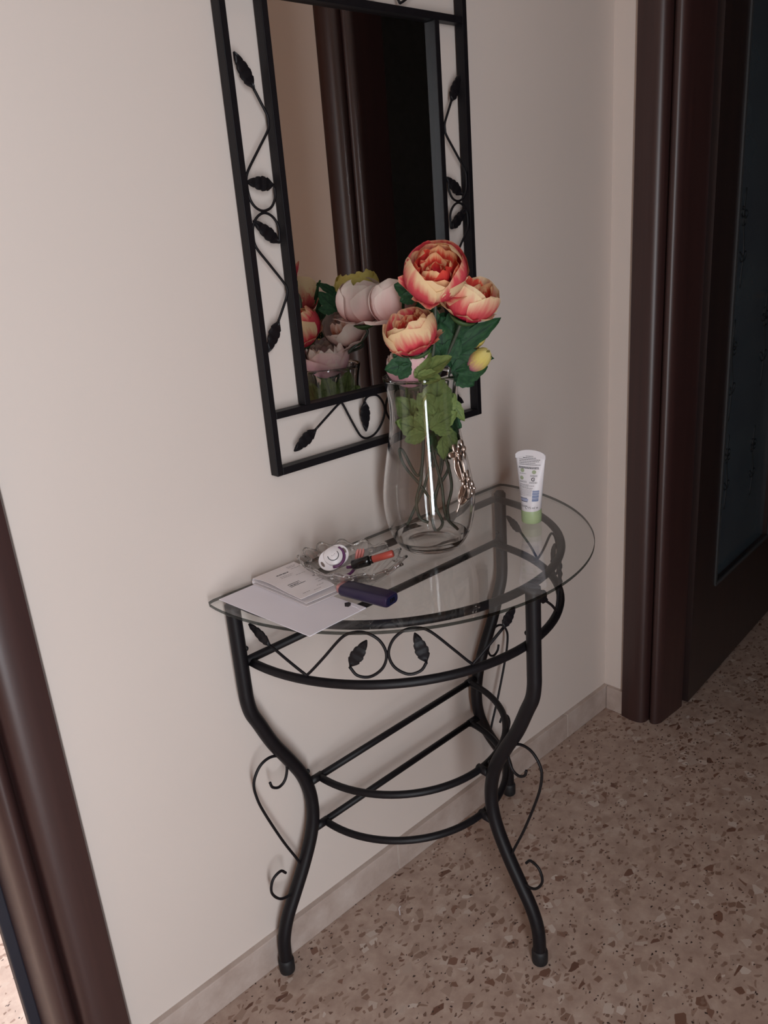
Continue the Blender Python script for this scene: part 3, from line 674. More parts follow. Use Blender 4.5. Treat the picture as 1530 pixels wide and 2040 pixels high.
def peony(name, label, cat, group, center, axis, r, mats, stem, seed, spin=0.0, openf=1.0, layers=None, leaves=()):
    rnd = random.Random(seed); R3 = orient(axis, spin); C = Vector(center); ax = Vector(axis).normalized()
    base = C-ax*r*0.95
    e = empty(name, stem[-1], label, cat, group)
    # n petals, shell radius, first and last polar angle, half width, flare, ruffle, notch, material
    LY = layers or [(5, 0.96, 10, 74, 33, 0.22, 0.12, 0.16, mats[0]), (5, 1.0, 8, 126*openf, 54, 0.0, 0.03, 0.03, mats[0]), (5, 0.90, 10, 134*openf, 48, 0.0, 0.06, 0.05, mats[0]),
                    (5, 0.70, 12, 138*openf, 46, 0.06, 0.16, 0.10, mats[1]), (5, 0.50, 12, 140*openf, 52, 0.08, 0.24, 0.12, mats[1]), (4, 0.30, 12, 140, 64, 0.0, 0.25, 0.12, mats[1])]
    for li, (n, rs, t0, t1, pw, fl, rf, nt_, mt) in enumerate(LY):
        for k in range(n):
            V, F, UV = petal_mesh(rnd, r*rs*rnd.uniform(0.95, 1.05), 0.0, t0, min(165, t1*rnd.uniform(0.82, 1.08)), pw*rnd.uniform(0.85, 1.12), 2*pi*(k+0.5*(li % 2)+rnd.uniform(-0.2, 0.2))/n, fl*rnd.uniform(0.6, 1.4), rf, nt_)
            mesh_obj('petal', [C+R3 @ q for q in V], F, mt, e, True, UV)
    b = MB(); cal = [(0.16*r, -1.10*r), (0.34*r, -1.02*r), (0.50*r, -0.88*r), (0.42*r, -0.86*r)]
    V = []; F = []
    for rr, zz in cal:
        for k in range(12): V.append(C+R3 @ Vector((rr*math.cos(k*pi/6), rr*math.sin(k*pi/6), zz)))
    for i in range(3):
        for k in range(12): F.append((i*12+k, i*12+(k+1) % 12, (i+1)*12+(k+1) % 12, (i+1)*12+k))
    b.add(V, F); b.obj('calyx', M['calyx'], e)
    b = MB(); b.tube(spline([C-ax*r*1.0, C-ax*r*1.35]+[Vector(p) for p in stem], 6), 0.0026, 8); b.obj('stem', M['stem'], e)
    for lf_ in leaves: trileaf(e, *lf_)
    return e
VDu = Vector((-0.61, -0.68, 0.30))      # roughly towards the viewer in the hall
def dirv(sx, up, to): return VH*sx+Vector((0, 0, up))+VD*to
D_, O_ = M['leaf_dark'], M['leaf_olive']
G1 = 'coral peonies in the glass vase'; G2 = 'pale peonies at the back of the vase'
GB = 'yellow buds in the glass vase'
def lf3(s, z, d, sx, up, to, ln, wd, mat, sd, lobes=3, nrm=None, curl=0.15):
    return (bq(s, z, d), dirv(sx, up, to), nrm or dirv(0.0, 0.25, 1.0), ln, wd, mat, lobes, sd, curl)
LPALE = [(4, 1.0, 10, 80, 36, 0.35, 0.10, 0.14, M['pale']), (4, 1.0, 8, 150, 62, 0.0, 0.02, 0.03, M['pale']), (4, 0.94, 10, 154, 56, 0.0, 0.04, 0.05, M['pale']), (4, 0.74, 12, 150, 54, 0.05, 0.12, 0.10, M['pale']), (4, 0.5, 12, 150, 60, 0.05, 0.2, 0.1, M['rust_in'])]
LCREAM = [(4, 1.0, 10, 88, 36, 0.35, 0.12, 0.14, M['pale']), (5, 1.0, 8, 128, 54, 0.0, 0.04, 0.04, M['pale']), (5, 0.88, 10, 132, 48, 0.02, 0.10, 0.07, M['pale']), (5, 0.66, 12, 134, 46, 0.08, 0.2, 0.1, M['rust_in']), (5, 0.46, 12, 136, 52, 0.08, 0.22, 0.1, M['pale'])]
LPINK = [(6, 1.0, 8, 110, 52, 0.02, 0.03, 0.03, M['pink']), (6, 0.97, 10, 122, 46, 0.03, 0.06, 0.05, M['pink']), (7, 0.86, 12, 132, 36, 0.12, 0.20, 0.12, M['pale']), (7, 0.66, 12, 138, 38, 0.12, 0.28, 0.12, M['rust_in']), (6, 0.46, 12, 142, 46, 0.10, 0.28, 0.12, M['pale'])]
peony('peony', 'topmost large coral peony, wide open, above the vase and in front of the mirror edge', 'flower', G1, bq(0.0250, 1.2150, 0.086), dirv(-0.02, 0.66, 0.74), 0.0460, (M['coral'], M['coral_in']),
      [bq(0.020, 1.10, 0.036), bq(0.006, 1.03, 0.010), bq(0.004, 0.98, 0.004), bq(0.012, 0.92, 0.01), bq(0.022, 0.87, 0.012), bq(0.026, 0.815, 0.010), bq(0.046, 0.786, 0.006)], 3, 0.4, 1.0,
      leaves=[lf3(0.005, 1.176, 0.0, -0.8, 0.45, 0.0, 0.042, 0.034, D_, 1), lf3(0.040, 1.083, 0.018, 1.0, 0.62, 0.10, 0.098, 0.034, D_, 2), lf3(0.034, 1.072, 0.024, 0.0, 1.0, 0.1, 0.062, 0.050, D_, 3), lf3(0.022, 1.100, 0.008, -0.25, 1.0, 0.0, 0.070, 0.056, D_, 31), lf3(0.050, 1.105, 0.018, 0.25, 0.8, 0.0, 0.055, 0.045, D_, 32),
              lf3(0.017, 0.990, 0.030, 0.10, 0.95, 0.05, 0.064, 0.058, O_, 4, curl=0.05)])
peony('peony', 'right-hand coral peony with cream upper petals, leaning over to the right', 'flower', G1, bq(0.0791, 1.1770, 0.056), dirv(0.34, 0.86, 0.24), 0.0440, (M['coral_cream'], M['coral_in']),
      [bq(0.044, 1.09, 0.026), bq(0.018, 1.03, 0.010), bq(0.014, 0.98, 0.006), bq(0.030, 0.92, 0.02), bq(0.038, 0.87, 0.018), bq(0.030, 0.830, 0.012), bq(0.031, 0.806, 0.010)], 8, 1.1, 0.93,
      leaves=[lf3(0.046, 1.058, 0.020, 1.0, 0.10, 0.2, 0.056, 0.050, D_, 5), lf3(0.036, 1.070, 0.012, 0.7, 0.65, 0.0, 0.055, 0.045, D_, 6), lf3(0.030, 0.990, 0.016, 0.2, -0.9, 0.1, 0.050, 0.040, D_, 7)])
peony('peony', 'lower left coral peony, just above the rim of the vase', 'flower', G1, bq(-0.0144, 1.1310, 0.042), dirv(-0.34, 0.90, 0.22), 0.0425, (M['coral'], M['coral_in']),
      [bq(-0.004, 1.07, 0.03), bq(-0.002, 1.02, 0.02), bq(-0.002, 0.98, 0.012), bq(-0.006, 0.93, 0.016), bq(-0.013, 0.88, 0.016), bq(-0.022, 0.845, 0.012), bq(-0.018, 0.815, 0.012), bq(-0.004, 0.805, 0.012)], 12, 2.2, 0.98,
      leaves=[lf3(-0.016, 1.080, 0.040, -0.95, -0.12, 0.2, 0.042, 0.034, D_, 9), lf3(-0.014, 1.058, 0.044, 0.85, 0.36, 0.10, 0.064, 0.044, O_, 10, nrm=dirv(-0.1, 0.8, 0.7), curl=0.0),
              lf3(-0.002, 0.975, 0.022, -0.75, 0.95, 0.1, 0.064, 0.046, O_, 11, curl=0.05), lf3(0.004, 0.965, 0.028, -0.9, 0.45, 0.2, 0.055, 0.042, O_, 12, curl=0.08), lf3(0.006, 0.972, 0.034, 0.9, 0.50, 0.1, 0.050, 0.034, O_, 14, curl=0.05)])
peony('peony', 'pale blush peony at the left, half hidden behind the lower coral peony', 'flower', G2, bq(-0.0290, 1.1670, -0.078), dirv(-0.10, 0.98, 0.05), 0.0455, None,
      [bq(-0.020, 1.07, -0.04), bq(-0.006, 1.00, -0.012), bq(-0.004, 0.93, -0.004), bq(-0.016, 0.885, 0.0), bq(-0.038, 0.930, 0.0), bq(-0.044, 0.930, 0.0), bq(-0.037, 0.905, 0.004), bq(-0.014, 0.872, 0.008), bq(0.002, 0.845, 0.008)], 21, 0.7, layers=LPALE,
      leaves=[lf3(-0.018, 1.15, -0.034, -0.1, 0.75, 0.65, 0.046, 0.030, D_, 13, nrm=dirv(-1, 0.3, 0.0))])
peony('peony', 'cream-white peony behind the coral ones, seen in the mirror', 'flower', G2, bq(0.0000, 1.1260, -0.042), dirv(-0.45, 0.75, 0.40), 0.0430, None,
      [bq(0.004, 1.06, -0.02), bq(0.004, 0.99, -0.01), bq(0.012, 0.93, -0.006), bq(-0.004, 0.873, 0.002), bq(-0.020, 0.840, 0.004), bq(-0.040, 0.800, 0.004)], 33, 1.9, layers=LCREAM)
peony('peony', 'soft pink peony resting in the mouth of the vase, lowest at the left', 'flower', G2, bq(-0.0130, 1.0740, -0.004), dirv(-0.25, 0.95, -0.05), 0.0420, None,
      [bq(-0.002, 1.01, -0.004), bq(0.004, 0.97, 0.0), bq(0.026, 0.92, 0.004), bq(0.018, 0.875, 0.006), bq(0.010, 0.835, 0.010), bq(0.020, 0.803, 0.012), bq(0.008, 0.790, 0.012), bq(0.002, 0.812, 0.010), bq(0.001, 0.85, 0.008)], 44, 0.2, layers=LPINK,
      leaves=[lf3(-0.020, 0.985, -0.012, -0.15, 0.9, 0.2, 0.056, 0.040, O_, 15, nrm=dirv(-1, 0.2, 0)), lf3(-0.016, 0.990, -0.028, -0.1, 0.9, -0.25, 0.055, 0.040, O_, 16, nrm=dirv(-1, 0.2, -0.2)), lf3(-0.020, 0.98, 0.012, -0.15, 0.9, 0.3, 0.050, 0.036, O_, 18, nrm=dirv(-1, 0.2, 0.3))])
peony('peony', 'yellow-green peony hidden behind the top coral one, seen only in the mirror', 'flower', G2, bq(0.0260, 1.1880, -0.066), dirv(0.05, 0.95, 0.05), 0.0420, (M['yellow'], M['yellow']),
      [bq(0.012, 1.08, -0.02), bq(0.006, 1.00, -0.006), bq(0.016, 0.93, 0.0), bq(0.036, 0.90, 0.006), bq(0.014, 0.862, 0.010), bq(0.008, 0.842, 0.010)], 55, 0.0, 1.05,
      leaves=[lf3(0.010, 1.172, -0.040, 0.0, 0.55, 0.85, 0.050, 0.018, D_, 17, 1, nrm=dirv(-1, 0.3, 0.1))])
# two small yellow buds on the right
def budf(label, base, tip, r, stem, seed, leaves=()):
    rnd = random.Random(seed); A = Vector(base); ax = (Vector(tip)-A); ln = ax.length; R3 = orient(ax)
    e = empty('peony_bud', stem[-1], label, 'flower', GB)
    for n, rs, t1 in ((4, 1.0, 158), (3, 0.8, 165)):
        for k in range(n):
            V, F, UV = petal_mesh(rnd, 1.0, 0.0, 14, t1, 60, 2*pi*(k+0.3*n)/n, 0.0, 0.05, 0.12)
            mesh_obj('petal', [A+R3 @ Vector((q.x*r*rs, q.y*r*rs, ln*(0.5+q.z*0.52))) for q in V], F, M['bud'], e, True, UV)
    b = MB(); b.tube(spline([A+ax*0.04]+[Vector(p) for p in stem], 6), 0.0017, 8); b.obj('stem', M['stem'], e)
    for l_ in leaves: trileaf(e, *l_)
    return e
budf('small yellow bud with a pink base, lowest at the right of the bouquet', bq(0.0735, 1.0590, 0.020), bq(0.1090, 1.0890, 0.026), 0.0160, [bq(0.056, 1.040, 0.012), bq(0.046, 1.005, 0.008), bq(0.030, 0.96, 0.010), bq(0.020, 0.90, 0.016)], 5,
     leaves=[lf3(0.040, 1.020, 0.022, 0.5, -0.9, 0.1, 0.046, 0.022, O_, 21, 1, curl=0.0), lf3(0.030, 0.975, 0.026, 0.3, -0.9, 0.1, 0.044, 0.026, O_, 22, 1, curl=0.0)])
budf('yellow bud half covered by the dark green leaf, under the right coral peony', bq(0.0720, 1.0960, 0.008), bq(0.1050, 1.1130, 0.006), 0.0140, [bq(0.050, 1.070, 0.008), bq(0.040, 1.03, 0.006), bq(0.026, 0.97, 0.006), bq(0.010, 0.90, 0.010)], 6,
     leaves=[lf3(0.026, 0.955, 0.024, 0.0, -0.95, 0.1, 0.036, 0.022, O_, 23, 1, curl=0.0), lf3(0.020, 0.970, 0.010, 0.3, -0.9, 0.0, 0.06, 0.04, D_, 24)])

# ------------------------------------------------------------------ cream tube
TX, TY, TZ = 0.574, -0.204, 0.7602
sd_ = Vector((0.30, -0.954, 0)).normalized(); nd_ = Vector((-0.954, -0.30, 0)).normalized()
CT = empty('cream_tube', (TX, TY, TZ), 'white hand-cream tube standing on its green cap on the glass tabletop', 'tube')
def tubept(u, h, off=0.0, side=1):
    """u in -1..1 across the face, h height above the cap top"""
    t = h/0.098; hw = 0.0172+(0.0272-0.0172)*t**0.9; dp = 0.0172*max(0.0, 1-t)**0.75+0.0016
    y = dp*math.sqrt(max(0, 1-u*u))
    p = Vector((TX, TY, 0))+sd_*(hw*u)+nd_*((y+off)*side); return Vector((p.x, p.y, TZ+0.024+h))
V = []; F = []; nu = 20; hs = [0.098*i/14 for i in range(15)]
for h in hs:
    for k in range(nu):
        u = -math.cos(pi*k/nu); V.append(tubept(u, h, 0, 1))
    for k in range(nu):
        u = math.cos(pi*k/nu); V.append(tubept(u, h, 0, -1))
m2 = 2*nu
for i in range(len(hs)-1):
    for k in range(m2): F.append((i*m2+k, i*m2+(k+1) % m2, (i+1)*m2+(k+1) % m2, (i+1)*m2+k))
F.append(tuple(range(m2-1, -1, -1)))
# domed crimped end
k0 = len(V)
def crimp(u, side): 
    h = 0.098+0.012*math.sqrt(max(0, 1-(u*0.97)**2)); p = Vector((TX, TY, 0))+sd_*(0.0276*u)+nd_*(0.0014*side); return Vector((p.x, p.y, TZ+0.024+h))
for side in (1, -1):
    for k in range(nu+1):
        u = -1+2*k/nu; p = Vector((TX, TY, 0))+sd_*(0.0276*u)+nd_*(0.0014*side); V.append((p.x, p.y, TZ+0.024+0.094))
    for k in range(nu+1): V.append(crimp(-1+2*k/nu, side))
q = nu+1
for s_ in (0, 1):
    o_ = k0+s_*2*q
    for k in range(nu): F.append((o_+k, o_+k+1, o_+q+k+1, o_+q+k))
for k in range(nu): F.append((k0+q+k, k0+q+k+1, k0+3*q+k+1, k0+3*q+k))
F.append((k0, k0+q, k0+3*q, k0+2*q)); F.append((k0+nu, k0+q+nu, k0+3*q+nu, k0+2*q+nu))
fix(mesh_obj('tube_body', V, F, M['tubewhite'], CT), 50)
b = MB(); b.lathe([(0.0001, TZ), (0.0165, TZ), (0.0180, TZ+0.002), (0.0184, TZ+0.012), (0.0182, TZ+0.0225), (0.0175, TZ+0.0245), (0.0001, TZ+0.0245)], TX, TY, 40)
cp_ = fix(b.obj('cap', M['cap'], CT), 50); cp_['label'] = 'pale green cap'
def strip(b, u0, u1, h0, h1, off=0.0004, ns=6):
    V = []
    for i in range(ns+1):
        u = u0+(u1-u0)*i/ns; V.append(tubept(u, h0, off)); V.append(tubept(u, h1, off))
    b.add(V, [(2*i, 2*i+2, 2*i+3, 2*i+1) for i in range(ns)])
rnd = random.Random(4)
def words_line(b, u0, u1, h, th):
    u = u0
    while u < u1:
        w_ = rnd.uniform(0.05, 0.16); e_ = min(u1, u+w_); strip(b, u, e_, h-th/2, h+th/2, ns=2); u = e_+0.022
b = MB()
hh = 0.0985
for (u0, u1) in ((-0.28, 0.22), (-0.48, 0.42), (-0.74, 0.70), (-0.74, 0.64), (-0.74, 0.42), (-0.74, 0.78)):
    words_line(b, u0, u1, hh, 0.00085); hh -= 0.0029
for (u0, u1, h) in ((-0.78, 0.66, 0.0795), (-0.80, 0.70, 0.0775)): words_line(b, u0, u1, h, 0.0012)
for (u0, u1, h) in ((-0.74, -0.24, 0.0680), (0.10, 0.62, 0.0655), (0.10, 0.62, 0.0638), (-0.80, -0.16, 0.0545), (-0.74, -0.14, 0.0528), (0.06, 0.66, 0.0535), (0.04, 0.66, 0.0518),
                    (-0.74, 0.0, 0.0490), (-0.78, 0.44, 0.0470), (-0.78, 0.0, 0.0450), (-0.80, 0.34, 0.0428), (-0.8, -0.1, 0.0105), (-0.8, -0.3, 0.0085)):
    words_line(b, u0, u1, h, 0.0006)
b.obj('printed_text', M['ink'], CT, False)
b = MB()
for i in range(7): words_line(b, -0.80, 0.28, 0.0405-0.0019*i, 0.00055)
b.obj('faint_text', M['greyink'], CT, False)
b = MB()
for (u, h) in ((-0.52, 0.0735), (0.36, 0.0715), (-0.58, 0.0600)):
    ring = [tubept(u+0.19*math.cos(t)*0.8, h+0.0035*math.sin(t), 0.0004) for t in [2*pi*i/16 for i in range(16)]]
    b.add(ring, [tuple(range(16))])
b.obj('round_symbol', M['greenink'], CT, False)
b = MB()
V = []
for i in range(15):
    t = 0.6+4.9*i/14
    for rr in (0.10, 0.16): V.append(tubept(0.34+rr*math.cos(t), 0.0585+rr*0.021*math.sin(t), 0.0004))
b.add(V, [(2*i, 2*i+2, 2*i+3, 2*i+1) for i in range(14)]); strip(b, 0.34, 0.46, 0.0575, 0.0588, ns=2)
b.obj('round_symbol', M['ink'], CT, False)
b = MB(); strip(b, -0.80, -0.10, 0.0238, 0.0248); strip(b, -0.74, -0.06, 0.0178, 0.0190); b.obj('logo_bar', M['navyink'], CT, False)
b = MB(); strip(b, -0.76, 0.0, 0.0195, 0.0234); b.obj('logo_panel', simple('lilac_print', rgb(170, 176, 206), 0.6), CT, False)
b = MB(); hh = 0.0385
for i in range(16):
    t_ = rnd.choice((0.0005, 0.0008, 0.0012)); strip(b, 0.34, 0.84, hh-t_, hh, ns=4); hh -= t_+rnd.choice((0.0003, 0.0006))
b.obj('barcode', M['blueink'], CT, False)
# volume marking 75 ml e
def textmesh(s, size):
    c = bpy.data.curves.new('t', 'FONT'); c.body = s; c.size = size; c.resolution_u = 2
    o = bpy.data.objects.new('t', c); COL.objects.link(o); dg = bpy.context.evaluated_depsgraph_get()
    me = bpy.data.meshes.new_from_object(o.evaluated_get(dg)); V = [v.co.copy() for v in me.vertices]; F = [tuple(p.vertices) for p in me.polygons]
    bpy.data.objects.remove(o); bpy.data.curves.remove(c); bpy.data.meshes.remove(me); return V, F
V, F = textmesh('75 ml e', 0.0052)
b = MB(); b.add([tubept(0.02+v.x/0.0185, 0.0055+v.y, 0.0004) for v in V], F); b.obj('volume_text', M['ink'], CT, False)
ring = [tubept(-0.14+0.13*math.cos(t), 0.0075+0.0024*math.sin(t), 0.0004) for t in [2*pi*i/14 for i in range(12)]]
b = MB(); b.tube(ring, 0.0003, 4); b.obj('recycling_mark', M['ink'], CT, False)

# ------------------------------------------------------------------ envelope, folded bill, pocket device
EV = empty('envelope', (0.085, -0.12, 0.7602), 'large blank white envelope lying flat at the left end of the glass tabletop', 'envelope')
A_, B_, C_, D4 = Vector((0.0235, -0.0235)), Vector((0.037, -0.2315)), Vector((0.1445, -0.2285)), Vector((0.131, -0.0205))
def bil(P, u, v): return P[0]*(1-u)*(1-v)+P[1]*(1-u)*v+P[2]*u*v+P[3]*u*(1-v)
def sheet(P, zf, th, nu=10, nv=12):
    b = MB(); V = []
    for lay in (0, 1):
        for j in range(nv+1):
            for i in range(nu+1):
                u, v = i/nu, j/nv; p = bil(P, u, v); V.append((p.x, p.y, zf(u, v)+(th if lay == 0 else 0)))
    q = (nu+1)*(nv+1); F = []
    for j in range(nv):
        for i in range(nu):
            a = j*(nu+1)+i; F.append((a, a+1, a+nu+2, a+nu+1)); F.append((q+a, q+a+nu+1, q+a+nu+2, q+a+1))
    rim = [i for i in range(nu)]+[nu+(nu+1)*j for j in range(nv)]+[(nu+1)*nv+nu-i for i in range(nu)]+[(nu+1)*(nv-j) for j in range(nv)]
    for k in range(len(rim)):
        a, c = rim[k], rim[(k+1) % len(rim)]; F.append((a, c, q+c, q+a))
    b.add(V, F); return b
PE = (A_, B_, C_, D4)
fix(sheet(PE, lambda u, v: 0.7603+0.0006*math.sin(u*3)*math.sin(v*3), 0.0010).obj('envelope_body', M['paper'], EV), 40)
b = MB(); pts = [bil(PE, u, v) for u, v in ((0.93, 0.86), (1.0, 0.86), (1.0, 1.0), (0.90, 1.0), (0.93, 0.95))]
b.add([(p.x, p.y, 0.76185) for p in pts]+[(p.x, p.y, 0.7613) for p in pts], [(0, 1, 2, 3, 4), (9, 8, 7, 6, 5)]+[(i, (i+1) % 5, 5+(i+1) % 5, 5+i) for i in range(5)])
fix(b.obj('torn_flap', M['paper'], EV, False))
b = MB(); pts = [bil(PE, u, v) for u, v in ((0.86, 0.865), (0.93, 0.825), (0.985, 0.84), (0.975, 0.865), (0.93, 0.885), (0.88, 0.89))]
b.add([(p.x, p.y, 0.76225) for p in pts]+[(p.x, p.y, 0.7612) for p in pts], [tuple(range(6)), tuple(range(11, 5, -1))]+[(i, (i+1) % 6, 6+(i+1) % 6, 6+i) for i in range(6)])
fix(b.obj('dark_patch', M['ink'], EV, False))  # small flat dark patch near the envelope corner
BL = empty('folded_bill', (0.12, -0.08, 0.7615), 'folded printed bill lying on top of the blank envelope', 'paper')
PB = (Vector((0.0905, -0.0200)), Vector((0.0895, -0.1470)), Vector((0.1520, -0.1495)), Vector((0.1740, -0.0190)))
def z_top(u, v): return 0.7708+0.0034*math.sin(pi*v)*(1-0.3*u)+0.0024*v*(0.4+0.6*u)+0.0012*(1-u)*math.sin(v*6.5)
def z_mid(u, v): return 0.7668+0.0014*math.sin(pi*v)-0.0010*v*(1-0.5*u)
def z_bot(u, v): return 0.7622+0.0008*math.sin(pi*v)
PB2 = (PB[0]+Vector((-0.001, 0)), PB[1]+Vector((0.003, -0.0075)), PB[2]+Vector((0.004, -0.008)), PB[3])
PB3 = (PB[0]+Vector((-0.002, 0.0)), PB[1]+Vector((0.001, -0.0105)), PB[2]+Vector((0.004, -0.011)), PB[3]+Vector((0.001, 0)))
for nm, P, zf in (('top_sheet', PB, z_top), ('middle_sheet', PB2, z_mid), ('bottom_sheet', PB3, z_bot)):
    fix(sheet(P, zf, 0.0007).obj(nm, M['bill'], BL), 40)
b = MB(); V = []
for i in range(13):
    u = i/12; p = bil(PB, u, 0.0); q = bil(PB3, u, 0.0)
    V += [(p.x, p.y, z_top(u, 0)), (p.x, p.y+0.0035, 0.7658), (q.x, q.y, z_bot(u, 0)+0.0007)]
F = []
for i in range(12): F += [(3*i, 3*i+3, 3*i+4, 3*i+1), (3*i+1, 3*i+4, 3*i+5, 3*i+2)]
b.add(V, F); b.obj('fold', M['bill'], BL)
def pr(b, u0, u1, v0, v1):
    V = []
    for i in range(5):
        for u in (u0, u1):
            v = v0+(v1-v0)*i/4; p = bil(PB, u, v); V.append((p.x, p.y, z_top(u, v)+0.00095))
    b.add(V, [(2*i, 2*i+1, 2*i+3, 2*i+2) for i in range(4)])
def txt(b, u0, u1, v, th):
    """a line of tiny words along u at v"""
    u = u0
    while u < u1:
        e_ = min(u1, u+rnd.uniform(0.03, 0.09)); pr(b, u, e_, v, v+th); u = e_+0.014
b = MB(); txt(b, 0.30, 0.60, 0.245, 0.022); b.obj('heading_text', M['ink'], BL, False)
b = MB()
txt(b, 0.22, 0.46, 0.62, 0.016)
for q in ((0.20, 0.50, 0.585, 0.595), (0.20, 0.50, 0.655, 0.665), (0.20, 0.205, 0.585, 0.665), (0.495, 0.50, 0.585, 0.665)): pr(b, *q)
pr(b, 0.50, 0.60, 0.655, 0.664); b.obj('boxed_title', M['ink'], BL, False)
b = MB()
for u0, u1, v in ((0.70, 0.92, 0.10), (0.70, 0.88, 0.14), (0.72, 0.95, 0.20), (0.30, 0.62, 0.33), (0.30, 0.56, 0.37), (0.62, 0.86, 0.42), (0.20, 0.40, 0.90), (0.48, 0.70, 0.93), (0.80, 0.97, 0.72), (0.80, 0.97, 0.78), (0.66, 0.86, 0.86)): txt(b, u0, u1, v, 0.009)
b.obj('body_text', M['greyink'], BL, False)
b = MB(); txt(b, 0.86, 0.99, 0.60, 0.014); b.obj('side_text', M['ink'], BL, False)

PD = empty('pocket_device', (0.165, -0.21, 0.7613), 'dark purple rounded pocket device with pink-gold mouth end, lying across the envelope corner', 'gadget')
a0 = Vector((0.1566, -0.1680)); a1 = Vector((0.1716, -0.2560)); ax = (a1-a0).normalized(); sx = Vector((-ax.y, ax.x)); 
def rrect(w, t, r, n=5):
    P = []
    for cx, cy, s0 in ((w/2-r, t/2-r, 0), (-w/2+r, t/2-r, 90), (-w/2+r, -t/2+r, 180), (w/2-r, -t/2+r, 270)):
        for i in range(n+1):
            a = math.radians(s0+90*i/n); P.append((cx+r*math.cos(a), cy+r*math.sin(a)))
    return P
def capsule(nm, st, mat, parent, zc):
    V = []; F = []
    for (s, w_, t_, r_) in st:
        for (x, y) in rrect(w_, t_, r_):
            p = a0+ax*s+sx*x; V.append((p.x, p.y, zc+y))
    n = 24
    for i in range(len(st)-1):
        for k in range(n): F.append((i*n+k, i*n+(k+1) % n, (i+1)*n+(k+1) % n, (i+1)*n+k))
    F.append(tuple(range(n-1, -1, -1))); F.append(tuple((len(st)-1)*n+k for k in range(n)))
    return fix(mesh_obj(nm, V, F, mat, parent), 30)
LN = (a1-a0).length; zc = 0.7624+0.0092
capsule('device_body', [(0.0, 0.029, 0.0150, 0.0060), (0.0012, 0.0305, 0.0170, 0.0070), (0.003, 0.0315, 0.0180, 0.0075), (LN-0.006, 0.0320, 0.0184, 0.0075), (LN-0.002, 0.0310, 0.0176, 0.0070), (LN, 0.0285, 0.0150, 0.0060)], M['purple'], PD, zc)
capsule('end_panel', [(LN-0.0005, 0.0250, 0.0120, 0.0050), (LN+0.0005, 0.0250, 0.0120, 0.0050)], M['navy'], PD, zc)
rg = capsule('mouth_end', [(-0.0085, 0.0190, 0.0120, 0.0045), (-0.0070, 0.0215, 0.0138, 0.0050), (-0.0005, 0.0225, 0.0142, 0.0055), (0.0006, 0.0225, 0.0142, 0.0055)], M['rosegold'], PD, zc+0.0005); rg['label'] = 'pink-gold mouth end'
for k in range(3):
    b = MB(); p = a0+ax*(LN+0.0006)+sx*(-0.004+0.004*k); b.box(p.x-0.0010, p.x+0.0010, p.y-0.0006, p.y+0.0004, zc-0.003, zc+0.003); b.obj('indicator_slot', M['gloss_black'], PD, False)

# ------------------------------------------------------------------ glass dish with small things
DC = Vector((0.2010, -0.1370)); dl_ = Vector((0.28, -0.96)).normalized(); ds_ = Vector((0.96, 0.28)).normalized()
DI = empty('glass_dish', (DC.x, DC.y, 0.7602), 'oval clear glass dish with a frilled rim, left of the vase', 'dish')
def dishpt(a, q, z):
    p = DC+dl_*(0.086*q*math.cos(a))+ds_*(0.066*q*math.sin(a)); return Vector((p.x, p.y, z))
V = []; F = []; n = 168
prof = [(0.02, 0.7606), (0.40, 0.7604), (0.48, 0.7612), (0.56, 0.7660), (0.70, 0.7740), (0.84, 0.7840), (0.93, 0.7915), (1.0, 0.7960)]
prof2 = [(1.0, 0.7985), (0.92, 0.7950), (0.82, 0.7870), (0.68, 0.7775), (0.54, 0.7700), (0.42, 0.7652), (0.02, 0.7648)]
for qi, (q, z) in enumerate(prof+prof2):
    for k in range(n):
        a = 2*pi*k/n; fr = max(0, (q-0.45)/0.55); inner = qi >= len(prof)
        rib = 0.0 if inner else 0.02*fr*(1-fr)*4*math.cos(28*a)
        V.append(dishpt(a, q*(1+0.05*fr**2*math.cos(14*a)+rib), z+0.0032*fr**2*math.cos(14*a+0.5)+0.0012*fr*math.cos(28*a)))
for i in range(len(prof+prof2)-1):
    for k in range(n): F.append((i*n+k, i*n+(k+1) % n, (i+1)*n+(k+1) % n, (i+1)*n+k))
V += [dishpt(0, 0.0, 0.7606), dishpt(0, 0.0, 0.7648)]; e0 = len(V)-2; m_ = len(prof+prof2)-1
for k in range(n): F.append((e0, (k+1) % n, k)); F.append((e0+1, m_*n+k, m_*n+(k+1) % n))
fix(mesh_obj('dish_body', V, F, M['dishglass'], DI), 60)
rp = [2*pi*k/n for k in range(n)]
b = MB(); b.tube([dishpt(a, 1.0*(1+0.05*math.cos(14*a)), 0.7975+0.0032*math.cos(14*a+0.5)) for a in rp], [0.0015+0.0013*max(0, math.cos(14*a))**2 for a in rp], 8, closed=True); b.obj('frilled_rim', M['crystal'], DI)
for k in range(14):
    a = 2*pi*(k+0.5)/14; c_ = dishpt(a, 0.86, 0.7885); b = MB()
    bm = bmesh.new(); bmesh.ops.create_uvsphere(bm, u_segments=10, v_segments=7, radius=0.0042); b.add([Vector((v.co.x, v.co.y, v.co.z*0.7))+c_ for v in bm.verts], [[q.index for q in f.verts] for f in bm.faces]); bm.free()
    b.obj('glass_boss', M['crystal'], DI)
